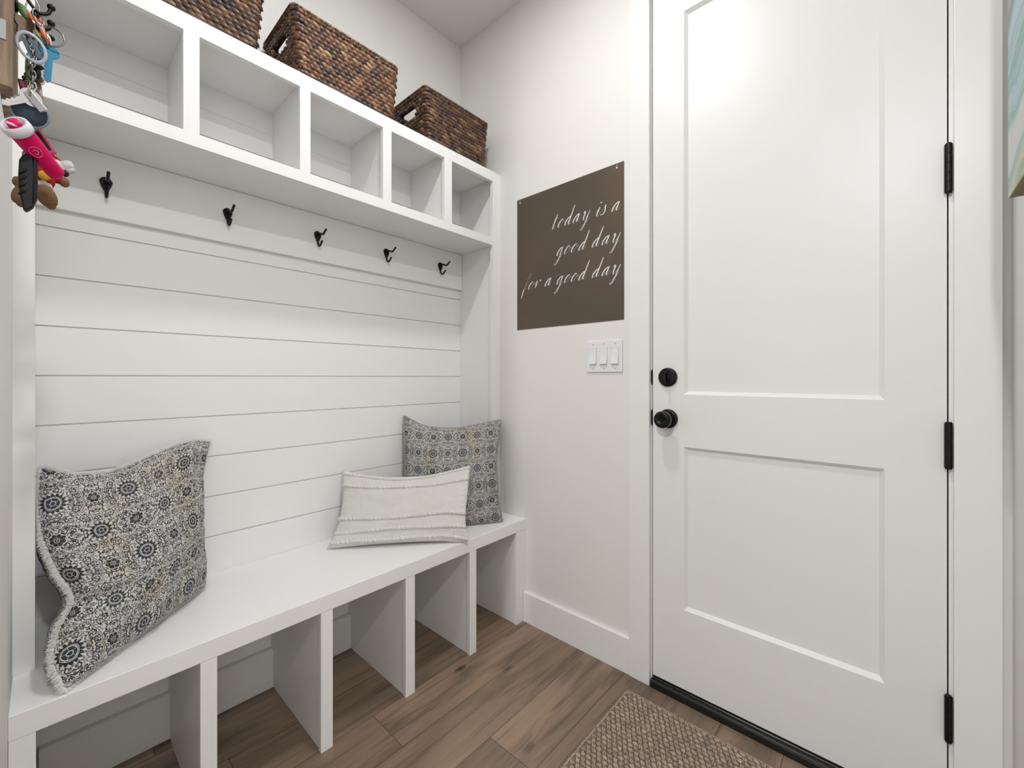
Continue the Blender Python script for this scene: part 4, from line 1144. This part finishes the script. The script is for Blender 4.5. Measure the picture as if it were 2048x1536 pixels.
# 4 blue key with its chain
c = at(99, 103, -0.862)
k4_ = thing('blue_key', 'bright blue coated key hanging farthest right of the bunch', 'key', c, g)
b = MB(); key_shape(b, frame_m(c, (0, -0.06, -1), (1, 0.1, -0.3)), 0.044, 0.0098, 0.0024); b.build('key_blade', M['bluekey'], k4_, 0.0003)
b = MB(); loop_link(b, c + Vector((0.001, -0.001, 0.010)), 0.007, (0.2, 1, 0), 0.0008); chain(b, at(84, 68, -0.862), at(92, 92, -0.862), 0.006, 0.0008); b.build('chain', M['steel'], k4_)
b = MB(); b.lathe([(0.0, -0.0008), (0.010, -0.0008), (0.010, 0.0008), (0.0, 0.0008)], Matrix.Translation(at(92, 84, -0.868)) @ rotm((1, 0.2, -0.2)) @ Matrix.Diagonal((0.55, 1.1, 1, 1)), 28, cap0=False, cap1=False); b.build('key_tag', M['cloudy'], k4_)

# 5 long chain of links with small charms
k5_ = thing('chain_keychain', 'long steel chain keychain with dark links hanging down the middle', 'keychain', HOOKS[2], g)
b = MB(); chain(b, at(62, 108, -0.84), at(66, 178, -0.84), 0.009, 0.0013); chain(b, at(72, 118, -0.85), at(76, 152, -0.85), 0.008, 0.0011); chain(b, Vector(HOOKS[2]) + Vector((0, 0.002, -0.004)), at(70, 110, -0.85), 0.008, 0.0011)
b.build('chain', M['steel'], k5_)
b = MB(); c = at(55, 138, -0.85); b.blob(c, (0.002, 0.0024, 0.022), None, 10, 8); b.build('green_tag', M['green'], k5_)
b = MB(); b.blob(at(76, 133, -0.845), (0.004, 0.0055, 0.004)); b.blob(at(75, 146, -0.845), (0.003, 0.0035, 0.008)); b.build('black_bead', M['fob'], k5_)
b = MB(); key_shape(b, frame_m(at(73, 158, -0.86), (0, 0.1, -1), (1, 0, -0.3)), 0.030, 0.008, 0.002); b.build('key', M['bronze'], k5_)

# 6 maroon leather tab
c = at(48, 178, -0.86)
k6_ = thing('leather_key_fob', 'small maroon leather key fob behind the silver key', 'key fob', c, g)
b = MB(); M4 = frame_m(c, (0, 0.15, -1), (1, 0, 0)); b.box(-0.004, 0.004, -0.016, 0.012, -0.002, 0.002, M4=M4); b.build('leather_tab', M['maroon'], k6_, 0.0015)
b = MB(); chain(b, c + Vector((0, 0, 0.012)), Vector(HOOKS[3]) , 0.008, 0.001); b.build('chain', M['black'], k6_)

# 7 silver key lying across the denim disc
c = at(62, 196, -0.792)
k7_ = thing('silver_key', 'silver toothed key lying across the denim-blue disc', 'key', c, g)
b = MB(); M4 = frame_m(c, (0.0, -0.82, -0.62), (1, -0.1, -0.35)); key_shape(b, M4, 0.030, 0.0105, 0.0028); b.build('key_blade', M['chrome'], k7_, 0.0003)
b = MB(); M4 = frame_m(at(68, 199, -0.789), (0.0, 0.62, -0.80), (1, -0.1, -0.35)); b.box(-0.0042, 0.0042, -0.014, 0.009, -0.002, 0.002, M4=M4); b.build('key_head', M['chrome'], k7_, 0.0006)
b = MB(); loop_link(b, at(63, 186, -0.79), 0.006, (0.3, 1, 0), 0.0009); chain(b, at(65, 172, -0.80), at(64, 190, -0.79), 0.006, 0.0009); b.build('chain', M['steel'], k7_)

# 8 denim disc
c = at(60, 224, -0.80)
k8_ = thing('denim_disc_fob', 'oval denim-blue cloth disc key fob with a grey rubber rim', 'key fob', c, g)
M4 = Matrix.Translation(c) @ rotm((1, -0.1, -0.35)) @ Matrix.Rotation(0.45, 4, 'Z') @ Matrix.Diagonal((0.92, 1.0, 1, 1))
b = MB(); b.lathe([(0.0, 0.0), (0.0162, 0.0), (0.0162, 0.0022), (0.0, 0.0022)], M4, 40, cap0=False, cap1=False); b.build('cloth_face', M['denim'], k8_)
b = MB(); b.lathe([(0.0162, -0.001), (0.0180, -0.001), (0.0184, 0.001), (0.0176, 0.0028), (0.0162, 0.0026)], M4, 40, cap0=False, cap1=False); b.build('rim', M['denimrim'], k8_)

# 9 pink tumbler charm
p0, p1 = at(36, 258, -0.748), at(111, 346, -0.790)
k9_ = thing('tumbler_charm', 'hot pink miniature tumbler charm with a white lid and straw', 'charm', p0, g)
ax = (p0 - p1).normalized(); L = (p1 - p0).length; R = 0.0105
M4 = Matrix.Translation(p1) @ rotm(ax)
b = MB(); b.lathe([(0.0, -0.0045), (R * 0.55, -0.0042), (R * 0.82, -0.001), (R * 0.86, L * 0.10), (R * 0.88, L * 0.40), (R * 0.98, L * 0.50), (R * 1.03, L * 0.70), (R * 1.06, L * 0.93), (R * 1.06, L * 0.94)], M4, 36, cap0=False); bo = b.build('tumbler_body', M['pink'], k9_)
b = MB(); b.lathe([(R * 1.06, L * 0.94), (R * 1.24, L * 0.945), (R * 1.30, L * 1.02), (R * 1.24, L * 1.11), (R * 0.98, L * 1.12), (R * 0.95, L * 1.02), (0.0, L * 1.02)], M4, 36, cap0=False, cap1=False); lo_ = b.build('lid', M['white_soft'], k9_)
b = MB(); b.lathe([(0.0, L * 1.0), (R * 0.6, L * 1.0), (R * 0.55, L * 1.16), (0.0, L * 1.17)], M4, 20, cap0=False, cap1=False); b.build('lid_plug', M['pink'], lo_)
b = MB(); s0 = M4 @ Vector((R * 0.5, 0, L * 1.03)); b.tube([s0, at(12, 244, -0.735)], 0.0014, 10); b.build('straw', M['white_soft'], lo_)
# ring mark on the body
ctr = p1 + ax * L * 0.62; tow = (Vector((0, 0, CAMH)) - ctr); tow = (tow - ax * tow.dot(ax)).normalized(); sd = tow.cross(ax)
b = MB(); pts = []
for k in range(33):
    a = 2 * pi * k / 32; uu = 0.0052 * cos(a); vv = 0.0066 * sin(a); rr_ = R * 1.035
    pts.append(ctr + sd * (rr_ * sin(uu / rr_ + 0.15)) + tow * (rr_ * cos(uu / rr_ + 0.15)) + ax * vv)
b.tube(pts, 0.00035, 5, caps=False)
pts = []
for k in range(13):
    a = pi * 0.15 + 1.7 * pi * k / 12; uu = 0.0022 * cos(a); vv = 0.0028 * sin(a); rr_ = R * 1.035
    pts.append(ctr + sd * (rr_ * sin(uu / rr_ + 0.15)) + tow * (rr_ * cos(uu / rr_ + 0.15)) + ax * vv)
b.tube(pts, 0.00035, 5)
b.build('ring_mark', M['pinkline'], bo)

# 10 pink tag behind
c = at(82, 283, -0.83)
ka = thing('pink_key_tag', 'dusty pink key tag with a dark centre behind the pink tumbler', 'key tag', c, g)
M4 = frame_m(c, (0, 0.52, -0.85), (1, 0, -0.2))
b = MB(); b.box(-0.0072, 0.0072, -0.017, 0.014, -0.002, 0.002, M4=M4); b.build('tag_body', mat('dusty_pink', (0.52, 0.03, 0.14), 0.45), ka, 0.002)
b = MB(); b.box(-0.0040, 0.0040, -0.012, 0.010, 0.002, 0.0028, M4=M4); b.build('tag_insert', M['fob'], ka)
b = MB(); chain(b, at(70, 262, -0.83), at(66, 230, -0.825), 0.006, 0.0008); b.build('chain', M['steel'], ka)

# 11 black car key fob
c = at(57, 366, -0.77)
kf = thing('car_key_fob', 'black car key fob with ribbed side hanging below the tumbler', 'key fob', c, g)
out = [(-0.0045, 0.033), (0.0030, 0.033), (0.0068, 0.027), (0.0074, 0.010), (0.0074, -0.018), (0.0045, -0.029), (-0.001, -0.036), (-0.0035, -0.033), (-0.0070, -0.014), (-0.0082, 0.006), (-0.0078, 0.024)]
M4 = frame_m(c, (0.0, -0.02, -1), (1, 0, -0.1))
b = MB(); b.prism(out, -0.005, 0.005, M4); fbo = b.build('fob_body', M['fob'], kf, 0.0020, seg=3)
for k in range(4):
    b = MB(); zz = 0.010 - k * 0.008
    b.tube([M4 @ Vector((-0.0072, zz - 0.003, 0.0045)), M4 @ Vector((-0.0040, zz + 0.001, 0.0062)), M4 @ Vector((-0.0022, zz + 0.004, 0.0055))], 0.0012, 8); b.build('rib', M['fob'], fbo)
b = MB(); b.tube([M4 @ Vector((0.0030, 0.030, 0.0052)), M4 @ Vector((0.0045, 0.010, 0.0056)), M4 @ Vector((0.0040, -0.024, 0.0052))], 0.0007, 6); b.build('seam', M['black'], fbo)
b = MB(); chain(b, at(52, 320, -0.775), at(48, 262, -0.79), 0.007, 0.0009); b.build('chain', M['steel'], kf)

# 12 plush toy
c = at(92, 362, -0.83)
ktoy = thing('plush_toy', 'small brown plush toy keychain in a red shirt behind the car fob', 'toy', c, g)
b = MB(); b.blob(at(80, 352, -0.835), (0.010, 0.013, 0.017), Matrix.Rotation(0.45, 4, 'X'), 20, 14, jitter=0.03); b.build('torso', M['shirt'], ktoy)
b = MB(); b.blob(at(84, 368, -0.835), (0.009, 0.010, 0.012), Matrix.Rotation(0.2, 4, 'X'), 20, 12, jitter=0.03); b.build('belly', M['whitefur'], ktoy)
b = MB(); b.tube(catmull([at(98, 352, -0.838), at(112, 358, -0.838), at(122, 361, -0.838)], 4), 0.0055, 12); b.build('sleeve', M['shirt'], ktoy)
b = MB(); b.blob(at(129, 365, -0.838), (0.006, 0.0052, 0.0065), None, 16, 10, jitter=0.03); b.build('paw', M['fur'], ktoy)
b = MB(); b.blob(at(36, 364, -0.845), (0.006, 0.0052, 0.0072), None, 16, 10, jitter=0.03); b.build('paw', M['fur'], ktoy)
b = MB(); b.tube(catmull([at(60, 356, -0.845), at(48, 360, -0.845), at(38, 363, -0.845)], 4), 0.0055, 12); b.build('sleeve', M['shirt'], ktoy)
b = MB(); q = at(92, 384, -0.832); P_ = catmull([at(82, 372, -0.832), at(88, 384, -0.832), at(96, 399, -0.832), at(102, 411, -0.832)], 5); b.tube(P_, [0.0045 + 0.0055 * sin(pi * (0.12 + 0.80 * i / 15)) ** 0.8 for i in range(16)], 20); b.blob(P_[-1], (0.0055, 0.0050, 0.0055), None, 16, 10); b.build('leg', M['fur'], ktoy)
b = MB(); P_ = catmull([at(56, 372, -0.845), at(46, 385, -0.845), at(42, 399, -0.845), at(43, 406, -0.845)], 5); b.tube(P_, [0.0045 + 0.0045 * sin(pi * (0.12 + 0.75 * i / 15)) for i in range(16)], 20); b.blob(P_[-1], (0.0055, 0.0052, 0.0055), None, 16, 10); b.build('leg', M['fur'], ktoy)
b = MB()
b.blob(at(114, 334, -0.84), (0.008, 0.0085, 0.010), Matrix.Rotation(0.6, 4, 'X'), 18, 12, jitter=0.05, seed=2)
b.blob(at(131, 333, -0.84), (0.007, 0.0066, 0.0095), Matrix.Rotation(-0.7, 4, 'X'), 18, 12, jitter=0.07, seed=3); b.blob(at(138, 342, -0.84), (0.005, 0.004, 0.0075), Matrix.Rotation(-0.9, 4, 'X'), 14, 10, jitter=0.08, seed=4)
b.build('head', M['whitefur'], ktoy)
b = MB(); b.blob(at(130, 347, -0.836), (0.004, 0.004, 0.0045), None, 12, 8); b.build('mouth', M['fob'], ktoy)
b = MB(); b.tube([at(92, 302, -0.845), at(108, 312, -0.845), at(122, 324, -0.845)], [0.002, 0.0042, 0.003], 8, flat=0.5); b.build('collar', M['red'], ktoy)
b = MB(); b.lathe([(0.0, 0), (0.006, 0.0), (0.006, 0.0012), (0.0, 0.0014)], Matrix.Translation(at(89, 351, -0.822)) @ rotm((1, 0, -0.2)), 20, cap0=False, cap1=False); b.build('badge', M['yellow'], ktoy)
b = MB(); chain(b, at(86, 300, -0.84), at(75, 245, -0.835), 0.006, 0.0008); b.build('chain', M['steel'], ktoy)
